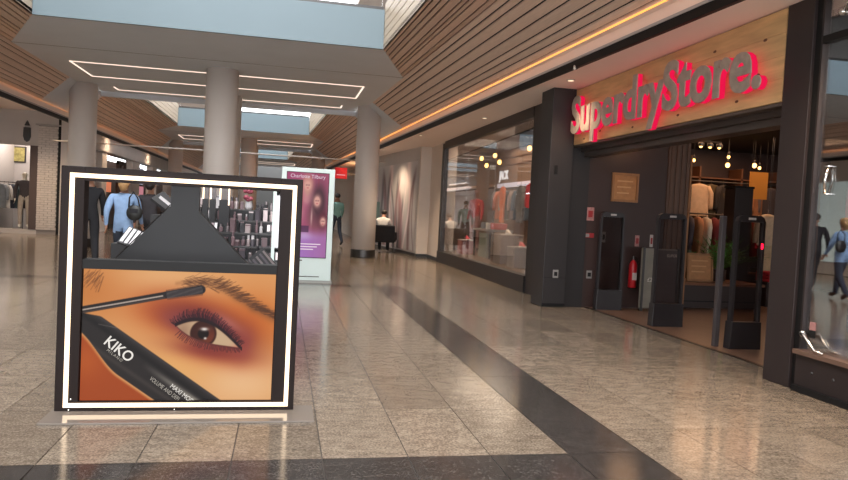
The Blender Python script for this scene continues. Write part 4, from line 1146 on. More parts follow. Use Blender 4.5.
    bo = bpy.data.objects.new('body', mb); COL.objects.link(bo); bo.parent = t; BASE[bo.name] = Vector((0, 0, 0))
    bpy.data.meshes.remove(m2)
    if hair:
        hb = MB()
        cc = hc + upv * .028 * k - fw * .016 * k
        hb.ball(cc, (.092 * k, .104 * k, .088 * k), 14, 10)
        # keep the face clear: pull front-lower verts back
        hb.v = [tuple(Vector(p) - fw * max(0, (Vector(p) - cc).dot(fw) - .045 * k) * (1.0 if (Vector(p) - cc).dot(upv) < .045 * k else 0.15)) for p in hb.v]
        if hair_len:
            hb.tube([cc - fw * .03 * k, cc - fw * .055 * k - upv * hair_len * .5, cc - fw * .06 * k - upv * hair_len], [.085 * k, .088 * k, .045 * k], 12)
        hb.build('hair', hair, t, smooth=True, local=True)
        fe = MB()
        for sg in (-1, 1): fe.ball(hc + fw * .088 * k + rt * sg * .032 * k + upv * .012 * k, (.011 * k, .008 * k, .006 * k), 8, 5)
        fe.build('eyes', mat('eye_dark', (36, 28, 26), .3), t, local=True)
        MB().ball(hc + fw * .082 * k - upv * .050 * k, (.022 * k, .010 * k, .006 * k), 8, 5).build('mouth', mat('lip', (140, 80, 74), .5), t, local=True)
    return t
cloth = lambda n, c, v=.12: mat('cloth_' + n, c, 0.85, var=v, vscale=14)
blackc = cloth('black', (34, 33, 37)); bluec = cloth('pale_blue', (134, 160, 196)); darkc = cloth('dark_grey', (54, 50, 54)); tealc = cloth('teal', (126, 166, 158))
hivis = cloth('lime', (168, 196, 96)); navy = cloth('navy', (46, 52, 66)); whitec = cloth('white', (206, 202, 198)); jeans = cloth('jeans', (76, 100, 124))
hair_bl = mat('hair_blond', (168, 128, 84), .6, var=.2, vscale=40); hair_dk = mat('hair_dark', (38, 28, 26), .6, var=.2, vscale=40); hair_gr = mat('hair_grey', (120, 110, 104), .6)
stride = dict(knL=(.10, -.16, .52), anL=(.10, -.20, .12), toL=(.11, -.36, .06), knR=(-.10, .05, .50), anR=(-.10, .28, .13), toR=(-.10, .14, .035),
              elL=(.24, .12, 1.16), wrL=(.25, .10, .92), haL=(.25, .08, .85), elR=(-.24, -.06, 1.16), wrR=(-.25, -.20, .95), haR=(-.25, -.24, .89))
figure('person', 'man in black coat and trousers walking past the kiosk, reflected in the right window', 'person', (-3.50, 13.7, 0), math.radians(200), 1.76, blackc, blackc, hair=hair_dk, pose=stride, bulk=1.12, coat=.62)
figure('person', 'blond woman in pale blue jacket seen from behind beyond the kiosk', 'person', (-2.50, 11.8, 0), math.radians(176), 1.64, bluec, navy, hair=hair_bl, hair_len=.16, pose=stride, bulk=1.12, coat=.80)
figure('person', 'person in dark top walking ahead of the woman in blue', 'person', (-2.35, 13.2, 0), math.radians(170), 1.66, darkc, blackc, hair=hair_dk, hair_len=.12, pose=stride, bulk=1.0)
figure('person', 'man in teal shirt and dark trousers walking away behind the poster totem', 'person', (1.88, 24.5, 0), math.radians(200), 1.84, tealc, navy, hair=hair_dk, pose=stride, bulk=1.0)
sit = dict(pelvis=(0, 0, .52), spine=(0, .0, .70), chest=(0, -.06, .92), neckb=(0, -.10, 1.05), head0=(0, -.15, 1.12), head1=(0, -.19, 1.19), head2=(0, -.20, 1.26),
           shL=(.18, -.06, 1.0), elL=(.25, -.14, .76), wrL=(.16, -.34, .66), haL=(.12, -.39, .66), shR=(-.18, -.06, 1.0), elR=(-.25, -.14, .76), wrR=(-.16, -.34, .66), haR=(-.12, -.39, .66),
           hpL=(.10, -.02, .50), knL=(.13, -.44, .50), anL=(.13, -.42, .09), toL=(.13, -.58, .035), hpR=(-.10, -.02, .50), knR=(-.13, -.44, .50), anR=(-.13, -.42, .09), toR=(-.13, -.58, .035))
SX, SYY = 3.12, 21.6
figure('person', 'person in white jacket sitting on a dark chair with their back to the viewer', 'person', (SX, SYY, 0.02), math.radians(165), 1.78, whitec, blackc, hair=hair_dk, pose=sit, bulk=1.12)
ch = thing('lounge_chair', 'dark upholstered chair under the seated person by the mural', 'chair', (SX, SYY, 0), math.radians(165))
MB().obox((0, -.12, .38), (.80, .56, .12)).build('seat', blackc, ch, bevel=.03, local=True)
MB().prismx([(.16, .36), (.26, .36), (.32, .86), (.24, .88)], -.42, .42).build('backrest', blackc, ch, bevel=.03, local=True)
for sx in (-1, 1):
    MB().obox((sx * .40, -.06, .52), (.08, .46, .26)).build('armrest', blackc, ch, bevel=.02, local=True)
    for yy in (-.33, .14):
        MB().tube([(sx * .34, yy, .34), (sx * .36, yy * 1.1, 0)], [.018, .014]).build('leg', darksteel, ch, local=True)
# bag of the woman in blue
BX, BY = -0.175, 0.80
bag = thing('shoulder_bag', 'black leather bag hanging on the right shoulder of the woman in blue', 'bag', (-2.13 + BX, 10.84 + BY, 0.95))
bb = MB().ball((-2.13 + BX, 10.84 + BY, 1.07), (.125, .055, .125), 14, 10); bb.build('pouch', mat('bag_leather', (36, 36, 36), .4, var=.2, vscale=20), bag, smooth=True)
MB().tube([(x + BX, y + BY, z - .03) for x, y, z in ((-2.22, 10.85, 1.18), (-2.21, 10.84, 1.34), (-2.17, 10.92, 1.43), (-2.10, 10.90, 1.34), (-2.05, 10.86, 1.18))], .012).build('strap', blackc, bag, smooth=True)
MB().obox((-2.13 + BX, 10.785 + BY, 1.10), (.12, .012, .07)).build('flap', blackc, bag, bevel=.01)

# ------------------------------------------------------------------ GARMENTS
hang_m = mat('hanger', (120, 104, 92), .4, .5)
def garment(label, cat, loc, rotz, m, length=.7, w=.21, kind='top', group=None, hanger=True, name=None, wire=None):
    """a garment on a hanger: local x is its width, hook at the origin, cloth below"""
    t = thing(name or {'top': 'hanging_shirt', 'trousers': 'hanging_trousers', 'dress': 'hanging_dress'}[kind], label, cat, loc, rotz, group)
    rg = random.Random(hash(label) % 1000 if False else len(label) * 7 + int(abs(loc[1]) * 100))
    n = 20; rings = []
    if kind == 'top': prof = [(-.06, .05, .03), (-.075, .12, .045), (-.12, w, .05), (-.30, w * .96, .055), (-.5, w * .97, .055), (-length, w * 1.03, .06)]
    elif kind == 'dress': prof = [(-.06, .05, .03), (-.10, .13, .045), (-.35, .15, .06), (-.5, .16, .07), (-.8, .22, .08), (-length, .27, .09)]
    else: prof = [(-.05, .16, .03), (-.10, .17, .04), (-.4, .15, .045), (-length, .12, .04)]
    V = []; Fc = []
    for i, (z, hw, ht) in enumerate(prof):
        for k in range(n):
            a = 2 * PI * k / n
            f = 1 + (0.16 * math.sin(3 * a + rg.uniform(0, .8)) + .08 * math.sin(7 * a)) * (i / len(prof))
            V.append((hw * math.cos(a), ht * math.sin(a) * f, z + (.012 * math.sin(5 * a) if i == len(prof) - 1 else 0)))
    for i in range(len(prof) - 1):
        for k in range(n): Fc.append((i * n + k, i * n + (k + 1) % n, (i + 1) * n + (k + 1) % n, (i + 1) * n + k))
    Fc.append(tuple(range(n)))
    b = MB(); b.v = V; b.f = Fc
    if kind == 'top':
        for s in (-1, 1):
            b.tube([(s * w * .8, 0, -.11), (s * w * 1.12, .0, -.25), (s * w * 1.2, .01, -.50), (s * w * 1.18, .01, -.58)], [.05, .055, .045, .042], 10)
    b.build('cloth', m, t, smooth=True, local=True)
    if wire: MB().tube([(0, 0, .02), (0, 0, wire - loc[2])], .003, 6).build('wire', darksteel, t, local=True)
    if hanger:
        h = MB().tube([(0, 0, 0), (.012, 0, .012), (.0, 0, .03), (-.015, 0, .015)], .003, 6)
        h.tube([(0, 0, 0), (0, 0, -.05), (-.16, 0, -.10)], .005, 6).tube([(0, 0, -.05), (.16, 0, -.10)], .005, 6)
        h.build('hanger', hang_m, t, local=True)
    return t
def rail(name, label, p0, p1, h, m=darksteel):
    t = thing(name, label, 'clothes rail', ((p0[0] + p1[0]) / 2, (p0[1] + p1[1]) / 2, p0[2]))
    a, b = Vector(p0), Vector(p1)
    MB().tube([a + Vector((0, 0, h)), b + Vector((0, 0, h))], .014, 8).build('bar', m, t)
    for q in (a, b):
        MB().tube([q, q + Vector((0, 0, h))], .014, 8).build('post', m, t)
        MB().lathe([(.12, 0), (.12, .012), (.02, .02)], tuple(q), 14).build('foot', m, t)
# left clothes shop
rail('clothes_rail', 'clothes rail with pale and dark garments in the left shop', (-9.12, 24.7, 0), (-8.62, 25.6, 0), 1.62)
gcols = [((120, 124, 130), 'grey'), ((196, 190, 186), 'off-white'), ((58, 60, 72), 'navy'), ((86, 100, 104), 'slate'), ((150, 140, 140), 'stone'), ((54, 50, 54), 'charcoal')]
for i in range(6):
    t_ = i / 5; c, nm = gcols[i]
    garment('%s shirt hanging on the rail of the left clothes shop' % nm, 'shirt', (-9.06 + .40 * t_, 24.8 + .72 * t_, 1.618), 1.06 - PI / 2 + .3, cloth('rail_%d' % i, c), .85, group='shirts on the left shop rail')
pale_skin = mat('mannequin', (206, 198, 184), .45)
figure('mannequin', 'pale mannequin in charcoal jacket and light trousers at the left shop entrance', 'mannequin', (-8.22, 24.5, 0.14), math.radians(20), 1.86, cloth('jacket_charcoal', (62, 56, 60)), cloth('trouser_stone', (168, 158, 148)), skin=pale_skin, shoe=whitec)
# ------------------------------------------------------------------ DARK SHOP: entrance fittings
def gate(x0, x1, y, h, label):
    t = thing('security_gate', label, 'security gate', ((x0 + x1) / 2, y, 0))
    gm = mat('gate_black', (40, 36, 38), .35)
    w = x1 - x0; cx_ = (x0 + x1) / 2; r = .07; d_ = .032
    out = [(x0 - .0, .30), (x0 + .01, h - r), (x0 + .03, h - .025), (x0 + r, h), (x1 - r, h), (x1 - .03, h - .025), (x1 - .01, h - r), (x1, .30)]
    inn = [(x0 + .03, .30), (x0 + .035, h - r - .01), (x0 + .05, h - .06), (x0 + r + .01, h - .075), (x1 - r - .01, h - .075), (x1 - .05, h - .06), (x1 - .035, h - r - .01), (x1 - .03, .30)]
    fr = MB()
    for i in range(7):
        q = [out[i], out[i + 1], inn[i + 1], inn[i]]
        fr.prismy(q, y - d_, y + d_)
    fr.build('hoop', gm, t)
    MB().prismy([(x0 - .01, 0), (x1 + .01, 0), (x1, .30), (x0, .30)], y - .06, y + .06).build('base', gm, t, bevel=.006)
    B(x0 + .03, y - .006, .30, x1 - .03, y + .006, h - .075).build('clear_panel', glass('gate_clear', .01, (215, 208, 206)), t)
    B(cx_ - .045, y - d_ - .003, h - .05, cx_ + .045, y - d_, h - .025).build('label_strip', mat('strip_white', (190, 180, 176), .5), t)
    return t
gate(4.62, 5.02, 9.50, 1.46, 'slim grey security gate against the dark wall inside the entrance')
gate(4.70, 5.12, 8.05, 1.46, 'black security gate standing in the middle of the shop entrance')
g3 = gate(4.80, 5.16, 6.62, 1.46, 'black security gate nearest the right pier of the entrance')
B(5.10, 6.56, 1.10, 5.115, 6.575, 1.16).build('red_lamp', emis('red_lamp', (255, 20, 50), 3), g3)
sp = single(MB().box(4.70, 6.70, 0, 4.755, 6.76, 1.44), 'slim_post', mat('post_dark', (64, 58, 60), .4), 'slim dark upright post beside the gate nearest the right pier', 'post', bevel=.006)
tp = thing('display_tower', 'tall dark speaker shaped tower rising behind the gate nearest the right pier', 'tower', (7.95, 10.95, 0))
B(7.79, 10.80, 0, 8.15, 11.1, 2.03).build('casing', mat('tower_dark', (40, 28, 26), .5), tp, bevel=.01)
B(7.78, 10.79, 2.03, 8.16, 11.11, 2.07).build('top', black_m, tp)
# price board
bd = thing('price_board', 'grey price board behind the middle security gate', 'price board', (5.6, 9.6, 0))
B(5.30, 9.42, 0.05, 5.92, 9.45, 0.95).build('board', mat('board_grey', (128, 122, 112), .6, var=.1), bd)
B(5.55, 9.415, 0.05, 5.92, 9.42, 0.93).build('dark_panel', mat('board_dark', (84, 76, 78), .6), bd)
for x in (5.31, 5.88): B(x, 9.40, 0, x + .03, 9.47, .96).build('leg', darksteel, bd)
bt = mat('board_text', (214, 204, 196), .5, emit=(214, 204, 196), es=.08)
place_text('lettering', '£20', .085, (5.40, 9.414, .45), (1, 0, 0), (0, 0, 1), bt, bd, .0003)
place_text('lettering', 'SUPER', .062, (5.70, 9.412, .83), (1, 0, 0), (0, 0, 1), bt, bd, .0003)
# extinguisher
ex = thing('fire_extinguisher', 'red fire extinguisher on the dark wall beside the price board', 'fire extinguisher', (5.280, 9.62, .33))
er = mat('extinguisher_red', (176, 24, 32), .35)
MB().lathe([(.055, 0), (.062, .02), (.062, .34), (.04, .40), (.02, .42)], (5.280, 9.64, .33), 16).build('cylinder', er, ex, smooth=True)
MB().lathe([(.016, 0), (.016, .06)], (5.280, 9.64, .75), 8).build('valve', darksteel, ex)
MB().tube([(5.280, 9.64, .80), (5.330, 9.61, .78), (5.342, 9.60, .6), (5.3305, 9.60, .45)], .009).build('hose', black_m, ex)
B(5.245, 9.574, .45, 5.315, 9.58, .56).build('label_band', mat('strip_white', (190, 180, 176), .5), ex)
B(5.260, 9.70, .6, 5.300, 9.72, .66).build('bracket', darksteel, ex)
plate(5.36, .96, .07, .17, notice_pink, 'narrow pinkish notice above the fire extinguisher', 'notice', 9.72, 'notice', notice_red)
plate(5.60, .96, .05, .19, mat('strip_white', (190, 180, 176), .5), 'narrow white notice above the price board', 'notice', 9.72, 'notice', notice_red)
plate(4.80, 1.0, .06, .16, grey_plastic, 'narrow grey notice seen through the slim security gate', 'notice', 9.72, 'notice', black_m)
# framed sign on the wall
def wood_frame(x0, z0, x1, z1, y, label, tilt=0, lit=.0):
    t = thing('framed_sign', label, 'framed sign', ((x0 + x1) / 2, y, z0))
    b = .035
    M_ = lambda a, c, e, g_: B(a, y - .03, c, e, y, g_)
    M_(x0, z0, x0 + b, z1).build('frame_side', frame_wood, t); M_(x1 - b, z0, x1, z1).build('frame_side', frame_wood, t)
    M_(x0 + b, z1 - b, x1 - b, z1).build('frame_top', frame_wood, t); M_(x0 + b, z0, x1 - b, z0 + b).build('frame_bottom', frame_wood, t)
    B(x0 + b, y - .012, z0 + b, x1 - b, y, z1 - b).build('panel', mat('kraft_panel', (176, 122, 78), .6, var=.15, vscale=14), t)
    for k in range(3):
        zz = z1 - b - .10 - k * .09
        B(x0 + .09, y - .014, zz, x1 - .09 - .03 * k, y - .012, zz + .022).build('print_line', mat('kraft_ink', (204, 156, 110), .6), t)
    if tilt: t.rotation_euler = (tilt, 0, 0)
    return t
wood_frame(4.88, 1.63, 5.32, 2.07, 9.72, 'square oak framed sign hung on the dark wall above the gates')
bench = thing('display_bench', 'low dark bench with a wooden top inside the shop', 'bench', (7.0, 10.2, 0))
B(6.30, 9.95, 0, 7.75, 10.6, .37).build('body', mat('bench_dark', (50, 36, 34), .5), bench)
B(6.25, 9.90, .37, 7.80, 10.65, .415).build('top', mat('bench_top', (118, 72, 46), .4, var=.15, vscale=5), bench, bevel=.004)
B(6.30, 9.945, .10, 7.75, 9.95, .12).build('kick_line', black_m, bench)
wood_frame(6.50, .418, 6.98, .88, 10.12, 'square oak framed sign leaning on the dark bench', tilt=-.10)
pl = thing('potted_plant', 'green leafy plant on the dark bench behind the gate', 'plant', (7.20, 10.3, .415))
MB().lathe([(.09, 0), (.12, .02), (.13, .20), (.12, .20)], (7.20, 10.3, .415), 18).build('pot', mat('pot_dark', (58, 44, 40), .5), pl, smooth=True)
MB().lathe([(.0, .0), (.118, .005)], (7.20, 10.3, .60), 18).build('soil', mat('soil', (40, 28, 22), .9), pl)
leafm = mat('leaf_green', (70, 112, 44), .5, var=.3, vscale=9)
lf = MB(); rl = random.Random(4)
for i in range(70):
    a = rl.uniform(0, 2 * PI); el = rl.uniform(.5, 1.45); L = rl.uniform(.45, .82)
    d_ = Vector((math.cos(a) * math.cos(el), math.sin(a) * math.cos(el), math.sin(el))); s_ = Vector((-math.sin(a), math.cos(a), 0))
    p = Vector((7.20, 10.3, .60)); pts = []
    for q in range(6):
        t_ = q / 5; pts.append(p + d_ * L * t_ + Vector((math.cos(a), math.sin(a), -.9)) * .22 * L * t_ * t_)
    for q in range(1, 6):
        wv = .05 * math.sin(PI * min(1, .2 + q / 6))
        c = pts[q]
        for sg in (-1, 1):
            tip = c + s_ * sg * wv * 2.2 + d_ * .05
            lf.add([c - d_ * .012, c + d_ * .02, tip, tip + Vector((0, 0, .002))], [(0, 1, 2), (1, 0, 3)])
    lf.tube([pts[0], pts[3], pts[5]], [.004, .003, .002], 5)
setp(lf.build('foliage', leafm, pl), kind='stuff')
# rear fittings, rails and clothes
shelf_m = mat('shelf_brown', (104, 68, 46), .5, var=.1)
bkw = thing('shelf_unit', 'brown wall shelving with folded clothes at the back of the shop', 'shelf unit', (8.6, 13.3, 0))
for z in (.35, .75, 1.15, 1.55, 1.95, 2.35):
    B(7.6, 13.15, z, 11.6, 13.58, z + .03).build('shelf', shelf_m, bkw)
for x in (7.6, 8.6, 9.6, 10.6, 11.56):
    B(x, 13.15, 0, x + .04, 13.58, 2.6).build('upright', shelf_m, bkw)
rc = random.Random(9)
fold = [((196, 150, 112), 'sand'), ((140, 60, 52), 'rust'), ((82, 88, 96), 'slate'), ((206, 186, 166), 'cream'), ((66, 54, 54), 'charcoal'), ((176, 120, 60), 'ochre')]
for zi, z in enumerate((.38, .78, 1.18, 1.58, 1.98)):
    for xi, x in enumerate((7.95, 8.35, 8.85, 9.25, 9.85, 10.3)):
        c, nm = rc.choice(fold)
        t = thing('folded_stack', 'folded %s jumpers on shelf %s, bay %s of the rear shelving' % (nm, ('one', 'two', 'three', 'four', 'five')[zi], ('A', 'B', 'C', 'D', 'E', 'F')[xi]), 'folded clothes', (x, 13.35, z), group='folded clothes on the rear shelving')
        for k in range(rc.randint(2, 4)):
            MB().obox((x + rc.uniform(-.01, .01), 13.34, z + .025 + .05 * k), (.28, .30, .044)).build('jumper', cloth('fold_' + nm, c), t, bevel=.012)
rail('clothes_rail', 'front clothes rail crossing the shop behind the bench', (7.15, 11.3, 0.003), (9.0, 11.55, 0.003), 1.55)
sc_ = [((70, 60, 66), 'charcoal'), ((190, 130, 90), 'tan'), ((206, 190, 170), 'cream'), ((120, 40, 44), 'maroon'), ((160, 110, 90), 'clay'), ((60, 64, 78), 'navy'), ((210, 170, 140), 'peach'), ((90, 70, 50), 'khaki'), ((150, 60, 56), 'red'), ((110, 100, 98), 'grey')]
for i in range(10):
    t_ = i / 9; c, nm = sc_[i]
    garment('%s shirt hanging on the front rail behind the bench' % nm, 'shirt', (7.25 + 1.65 * t_, 11.31 + .22 * t_, 1.555), 1.2 + .1 * math.sin(i), cloth('sd_%d' % i, c), .75, group='shirts on the front rail of the dark shop')
rail('clothes_rail', 'high rear clothes rail in front of the brown shelving', (7.6, 12.7, 0.003), (10.2, 12.7, 0.003), 2.25)
rear_c = (((70, 44, 36), 'dark brown'), ((48, 46, 58), 'navy'), ((196, 168, 140), 'cream'), ((74, 64, 44), 'olive'), ((36, 32, 34), 'black'), ((110, 36, 38), 'maroon'), ((104, 92, 88), 'grey'), ((150, 100, 66), 'tan'), ((56, 48, 50), 'charcoal'))
for i in range(9):
    c, nm = rear_c[i]
    garment('%s jacket hanging on the high rear rail' % nm, 'jacket', (7.75 + .28 * i, 12.7, 2.255), .5 * math.sin(i * 2), cloth('rear_' + nm, c), .72, group='jackets on the high rear rail')
yb = thing('yellow_banner', 'ochre yellow banner hanging deep in the shop', 'banner', (8.76, 11.49, 1.89))
B(8.57, 11.48, 1.89, 8.95, 11.50, 2.40).build('cloth', mat('banner_ochre', (190, 128, 44), .6), yb)
for x in (8.60, 8.91): B(x, 11.486, 2.40, x + .004, 11.49, 3.0).build('wire', black_m, yb)
garment('cream jumper hanging at the right of the shop', 'jumper', (8.55, 10.9, 1.66), .1, cloth('cream_j', (214, 190, 160)), .62, w=.2, wire=3.0)
garment('beige trousers hanging below the cream jumper', 'trousers', (8.62, 10.95, 1.18), .1, cloth('beige_t', (206, 178, 140)), .85, kind='trousers', wire=3.0)
rs = thing('red_box_stack', 'red folded cloth on a dark stool behind the right gate', 'folded clothes', (8.35, 10.5, 0))
B(8.15, 10.3, 0, 8.75, 10.7, .42).build('stool', mat('bench_dark', (50, 36, 34), .5), rs)
for k in range(3): MB().obox((8.45, 10.5, .45 + .06 * k), (.5, .34, .055)).build('red_cloth', cloth('red_fold', (176, 30, 40)), rs, bevel=.015)
# lamps in the dark shop
def spot_bar(x, y, z, n, label):
    t = thing('spot_lamp', label, 'lamp', (x, y, z))
    B(x - .22, y - .02, z + .06, x + .22, y + .02, z + .09).build('bar', black_m, t)
    MB().tube([(x, y, z + .09), (x, y, 3.0)], .008).build('stem', black_m, t)
    for i in range(n):
        xx = x + (i - (n - 1) / 2) * .19
        MB().lathe([(.05, 0), (.055, .05), (.03, .08)], (xx, y, z - .02), 12).build('shade', darksteel, t)
        MB().ball((xx, y, z - .02), .028, 10, 7).build('bulb', bulb_m, t, smooth=True)
spot_bar(7.70, 11.5, 2.82, 3, 'three headed spot lamp under the dark shop ceiling')
def pendant(x, y, z, top, label, group=None, r=.04, m=None):
    t = thing('pendant_bulb', label, 'lamp', (x, y, z), group=group)
    MB().tube([(x, y, z + .09), (x, y, top)], .004, 6).build('cord', black_m, t)
    MB().lathe([(.016, 0), (.02, .01), (.02, .06), (.008, .075)], (x, y, z + .03), 10).build('socket', darksteel, t)
    MB().ball((x, y, z), (r, r, r * 1.2), 12, 8).build('bulb', m or bulb_m, t, smooth=True)
pendant(8.16, 11.6, 2.50, 3.0, 'bare bulb hanging left of the other in the dark shop')
pendant(8.73, 11.6, 2.53, 3.0, 'bare bulb hanging right of the other in the dark shop')
for i, (x, y, z) in enumerate(((9.3, 12.2, 2.55), (7.9, 12.3, 2.62), (8.45, 12.0, 2.70))):
    pendant(x, y, z, 3.0, ('small bulb hanging deepest at the right of the dark shop', 'small bulb hanging deep at the left of the dark shop', 'small bulb hanging high in the middle of the dark shop')[i], r=.028)
pendant(7.45, 11.9, 2.30, 3.0, 'slim tube lamp hanging over the front rail', r=.025)
for i, (x, y, z, e) in enumerate(((5.15, 9.35, 2.55, 4), (6.6, 8.0, 2.9, 2), (5.5, 3.6, 2.8, 10))):  # fill lights added without lamps; the first brightens the framed sign
    point_light('shop_fill_light', (x, y, z), e, (1.0, 0.55, 0.28), .25)
area_light('shop_bulb_fill', (8.6, 11.7, 2.97), 2.8, 2.4, 46, (1.0, 0.55, 0.30))  # added sheet of light standing in for the hanging bulbs
# ------------------------------------------------------------------ right show window contents
dp = struct(B(4.64, -6, 0.003, 6.2, 5.45, .33), 'floor_window', mat('platform', (96, 78, 70), .5), 'raised display platform in the right show window')
struct(B(6.2, -6, 0.003, 6.28, 5.45, 3.0), 'wall_window_back', dkwall, 'dark rear panel of the right show window')
figure('mannequin', 'mannequin in peach top and blue jeans at the edge of the right show window', 'mannequin', (5.08, 5.22, .33), math.radians(60), 1.72, cloth('peach_top', (206, 160, 110)), jeans, skin=pale_skin)
garment('bright red shirt hanging high in the right show window', 'shirt', (5.75, 5.95, 2.05), 1.2, cloth('bright_red', (206, 30, 46)), .6, wire=3.0)
# ------------------------------------------------------------------ lit show window contents
for i, (y, z) in enumerate(((18.0, 2.86), (17.5, 2.64), (16.8, 2.85), (16.4, 2.66), (14.3, 2.83))):
    pendant(5.2, y, z, 3.2, ('farthest of the warm bulbs in the lit show window', 'second warm bulb from the far end of the lit show window, hung low', 'middle warm bulb hung high in the lit show window', 'fourth warm bulb from the far end, hung low', 'warm bulb on its own near the charcoal pier')[i], r=.05)
for y, e in ((17.2, 60), (14.4, 50), (12.8, 40)):  # unseen panels of light added to brighten the display in place of its bulbs
    area_light('display_fill_light', (5.3, y, 3.18), 1.4, 1.9, e * .42, (1.0, 0.80, 0.60))
figure('mannequin', 'mannequin in a deep red top at the far end of the lit show window', 'mannequin', (5.2, 18.3, .30), math.radians(-60), 1.75, cloth('deep_red', (176, 34, 46)), cloth('rose_skirt', (150, 110, 108)), skin=mat('mannequin_dark', (120, 80, 70), .5))
garment('orange scarf top hanging in the middle of the lit show window', 'top', (5.3, 16.3, 2.12), 1.4, cloth('orange', (226, 104, 44)), .95, w=.16, wire=3.2)
garment('checked grey shirt hanging near the charcoal pier in the lit show window', 'shirt', (5.3, 15.0, 2.10), 1.5, mat('check_cloth', (120, 116, 112), .85, var=.6, vscale=16), .9, wire=3.2)
garment('bright red jacket hanging nearest the charcoal pier in the lit show window', 'jacket', (5.3, 14.35, 2.14), 1.5, cloth('red_coat', (214, 40, 48)), .6, wire=3.2)
rail('clothes_rail', 'clothes rail of pale blue and grey shirts in the lit show window', (5.7, 15.2, .30), (5.7, 18.2, .30), 1.75)
wc = [((120, 140, 156), 'blue-grey'), ((196, 190, 186), 'white'), ((84, 104, 120), 'denim blue'), ((170, 150, 140), 'oatmeal'), ((60, 64, 72), 'navy'), ((150, 170, 176), 'ice blue'), ((200, 120, 100), 'coral'), ((110, 110, 112), 'grey')]
for i in range(8):
    c, nm = wc[i]
    garment('%s shirt on the rail of the lit show window' % nm, 'shirt', (5.7, 15.4 + .36 * i, 2.055), .2 * math.sin(i * 3) + .5, cloth('win_%d' % i, c), .8, group='shirts on the rail of the lit show window')
tb = thing('display_table', 'grey display table standing in the lit show window', 'table', (5.1, 16.0, .30))
B(4.75, 15.5, .95, 5.35, 16.9, 1.0).build('top', grey_plastic, tb)
for x in (4.78, 5.28):
    for y in (15.53, 16.83): B(x, y, .30, x + .04, y + .04, .95).build('leg', darksteel, tb)
B(4.75, 15.6, .32, 4.77, 16.3, .9).build('modesty_panel', mat('panel_sage', (128, 132, 122), .6), tb)
for i, (y, c, nm) in enumerate(((15.7, (196, 60, 70), 'red'), (16.1, (200, 196, 190), 'white'), (16.5, (90, 100, 110), 'blue'))):
    t = thing('folded_stack', 'folded %s jumpers on the table of the lit show window' % nm, 'folded clothes', (5.05, y, 1.0))
    for k in range(3): MB().obox((5.05, y, 1.028 + .05 * k), (.34, .28, .046)).build('jumper', cloth('tbl_' + nm, c), t, bevel=.012)
bx_ = [(4.75, 13.2, .45, .40, (168, 154, 146), 'low pale display block beside the charcoal pier'), (4.8, 14.2, .5, .62, (150, 136, 128), 'taller pale display block in the lit show window'), (4.75, 17.4, .4, .35, (180, 120, 116), 'rosy display block at the far end of the lit show window')]
for x, y, w, h, c, lb in bx_:
    t = thing('display_block', lb, 'display block', (x, y, .30))
    B(x - w / 2, y - w / 2, .30, x + w / 2, y + w / 2, .30 + h).build('block', mat('block_%d' % int(y * 10), c, .6), t, bevel=.008)
    B(x - w / 2 - .01, y - w / 2 - .01, .30 + h, x + w / 2 + .01, y + w / 2 + .01, .32 + h).build('top', mat('block_top', (190, 176, 166), .5), t)
for i, (y, c) in enumerate(((13.15, (206, 110, 110)), (14.2, (210, 200, 190)), (17.35, (226, 90, 96)))):
    z0 = .32 + bx_[i][3]; x = bx_[i][0]
    t = thing('shoe', ('coral shoe on the low pale display block', 'cream shoe on the taller pale display block', 'pink shoe on the rosy display block')[i], 'shoe', (x, y, z0))
    MB().hexa([(x - .045, y - .14, z0), (x + .045, y - .14, z0), (x + .045, y + .13, z0), (x - .045, y + .13, z0)], [(x - .04, y - .13, z0 + .02), (x + .04, y - .13, z0 + .02), (x + .04, y + .12, z0 + .02), (x - .04, y + .12, z0 + .02)]).build('sole', whitec, t)
    MB().hexa([(x - .038, y - .12, z0 + .02), (x + .038, y - .12, z0 + .02), (x + .04, y + .12, z0 + .02), (x - .04, y + .12, z0 + .02)], [(x - .025, y - .08, z0 + .05), (x + .025, y - .08, z0 + .05), (x + .03, y + .11, z0 + .11), (x - .03, y + .11, z0 + .11)]).build('upper', cloth('shoe_%d' % i, c), t, bevel=.012)
hs = thing('header_panel', 'pale lit header strip with white lettering on the rear wall of the lit window', 'sign', (6.05, 17.6, 2.3))
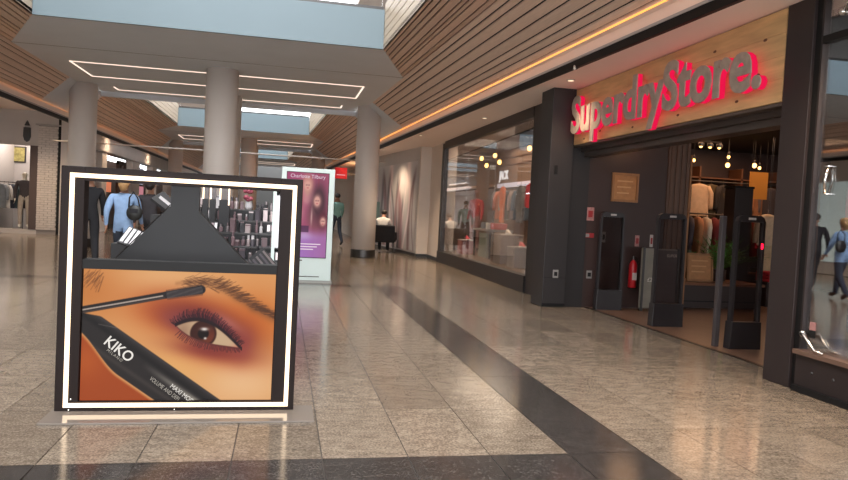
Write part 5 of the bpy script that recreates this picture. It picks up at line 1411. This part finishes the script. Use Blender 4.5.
B(6.06, 15.6, 2.14, 6.10, 19.2, 2.26).build('strip', mat('strip_pale', (206, 200, 210), .5, emit=(206, 200, 210), es=.5), hs)
place_text('lettering', 'JACK', .34, (6.085, 19.1, 2.38), (0, -1, 0), (0, 0, 1), emis('header_ink', (240, 232, 228), .9), hs, .01, offset=.006)
for z in (2.75, 2.95): B(6.07, 14.5, z, 6.10, 19.3, z + .03).build('rail_line', shelf_m, hs)
# ------------------------------------------------------------------ small ceiling fittings
def downlight(x, y, z, label, e):
    t = thing('downlight', label, 'lamp', (x, y, z - .01))
    MB().lathe([(.05, 0), (.06, .008), (.06, .012)], (x, y, z - .012), 18).build('rim', steel, t)
    MB().lathe([(.0, 0), (.045, .0)], (x, y, z - .013), 16).build('lens', emis('downlight_lens', (255, 222, 186), 1.0), t)
    l = bpy.data.lights.new('downlight_beam', 'SPOT'); l.energy = e; l.color = (1, .76, .52); l.spot_size = 2.2; l.spot_blend = .8; l.shadow_soft_size = .30
    o = bpy.data.objects.new('downlight_beam', l); COL.objects.link(o); o.location = (x, y, z - .04)
for i, y in enumerate((0.6, 4.2, 9.03, 13.2, 17.0, 21.5)):
    downlight(3.83 if y < 14 else 3.3 if y < 20 else 3.02, y, ZL, ('downlight behind the viewer in the right lower ceiling', 'downlight above the right show window', 'downlight in front of the charcoal pier', 'downlight in front of the lit show window', 'downlight near the beige pilaster', 'downlight in front of the mural')[i], (120, 240, 110, 300, 420, 320)[i])
for i, y in enumerate((12, 17, 22, 28, 36)):  # unseen lamps added to brighten the left aisle
    downlight(-7.4 if y < 24 else -6.2, y, 3.9, 'added left downlight %s' % ('far before the clothes shop', 'before the clothes shop', 'at the clothes shop front', 'at the glazed shop bay', 'along the left row of shops')[i], (420, 420, 420, 160, 160)[i])
ts = thing('track_spot', 'tiny white spotlight on the black bulkhead edge', 'lamp', (3.5, 8.25, 3.2))
MB().tube([(3.56, 8.3, 3.27), (3.54, 8.25, 3.225)], .016, 10).build('head', mat('spot_white', (220, 214, 208), .4), ts)
B(3.55, 8.28, 3.235, 3.60, 8.34, 3.25).build('base', darksteel, ts)
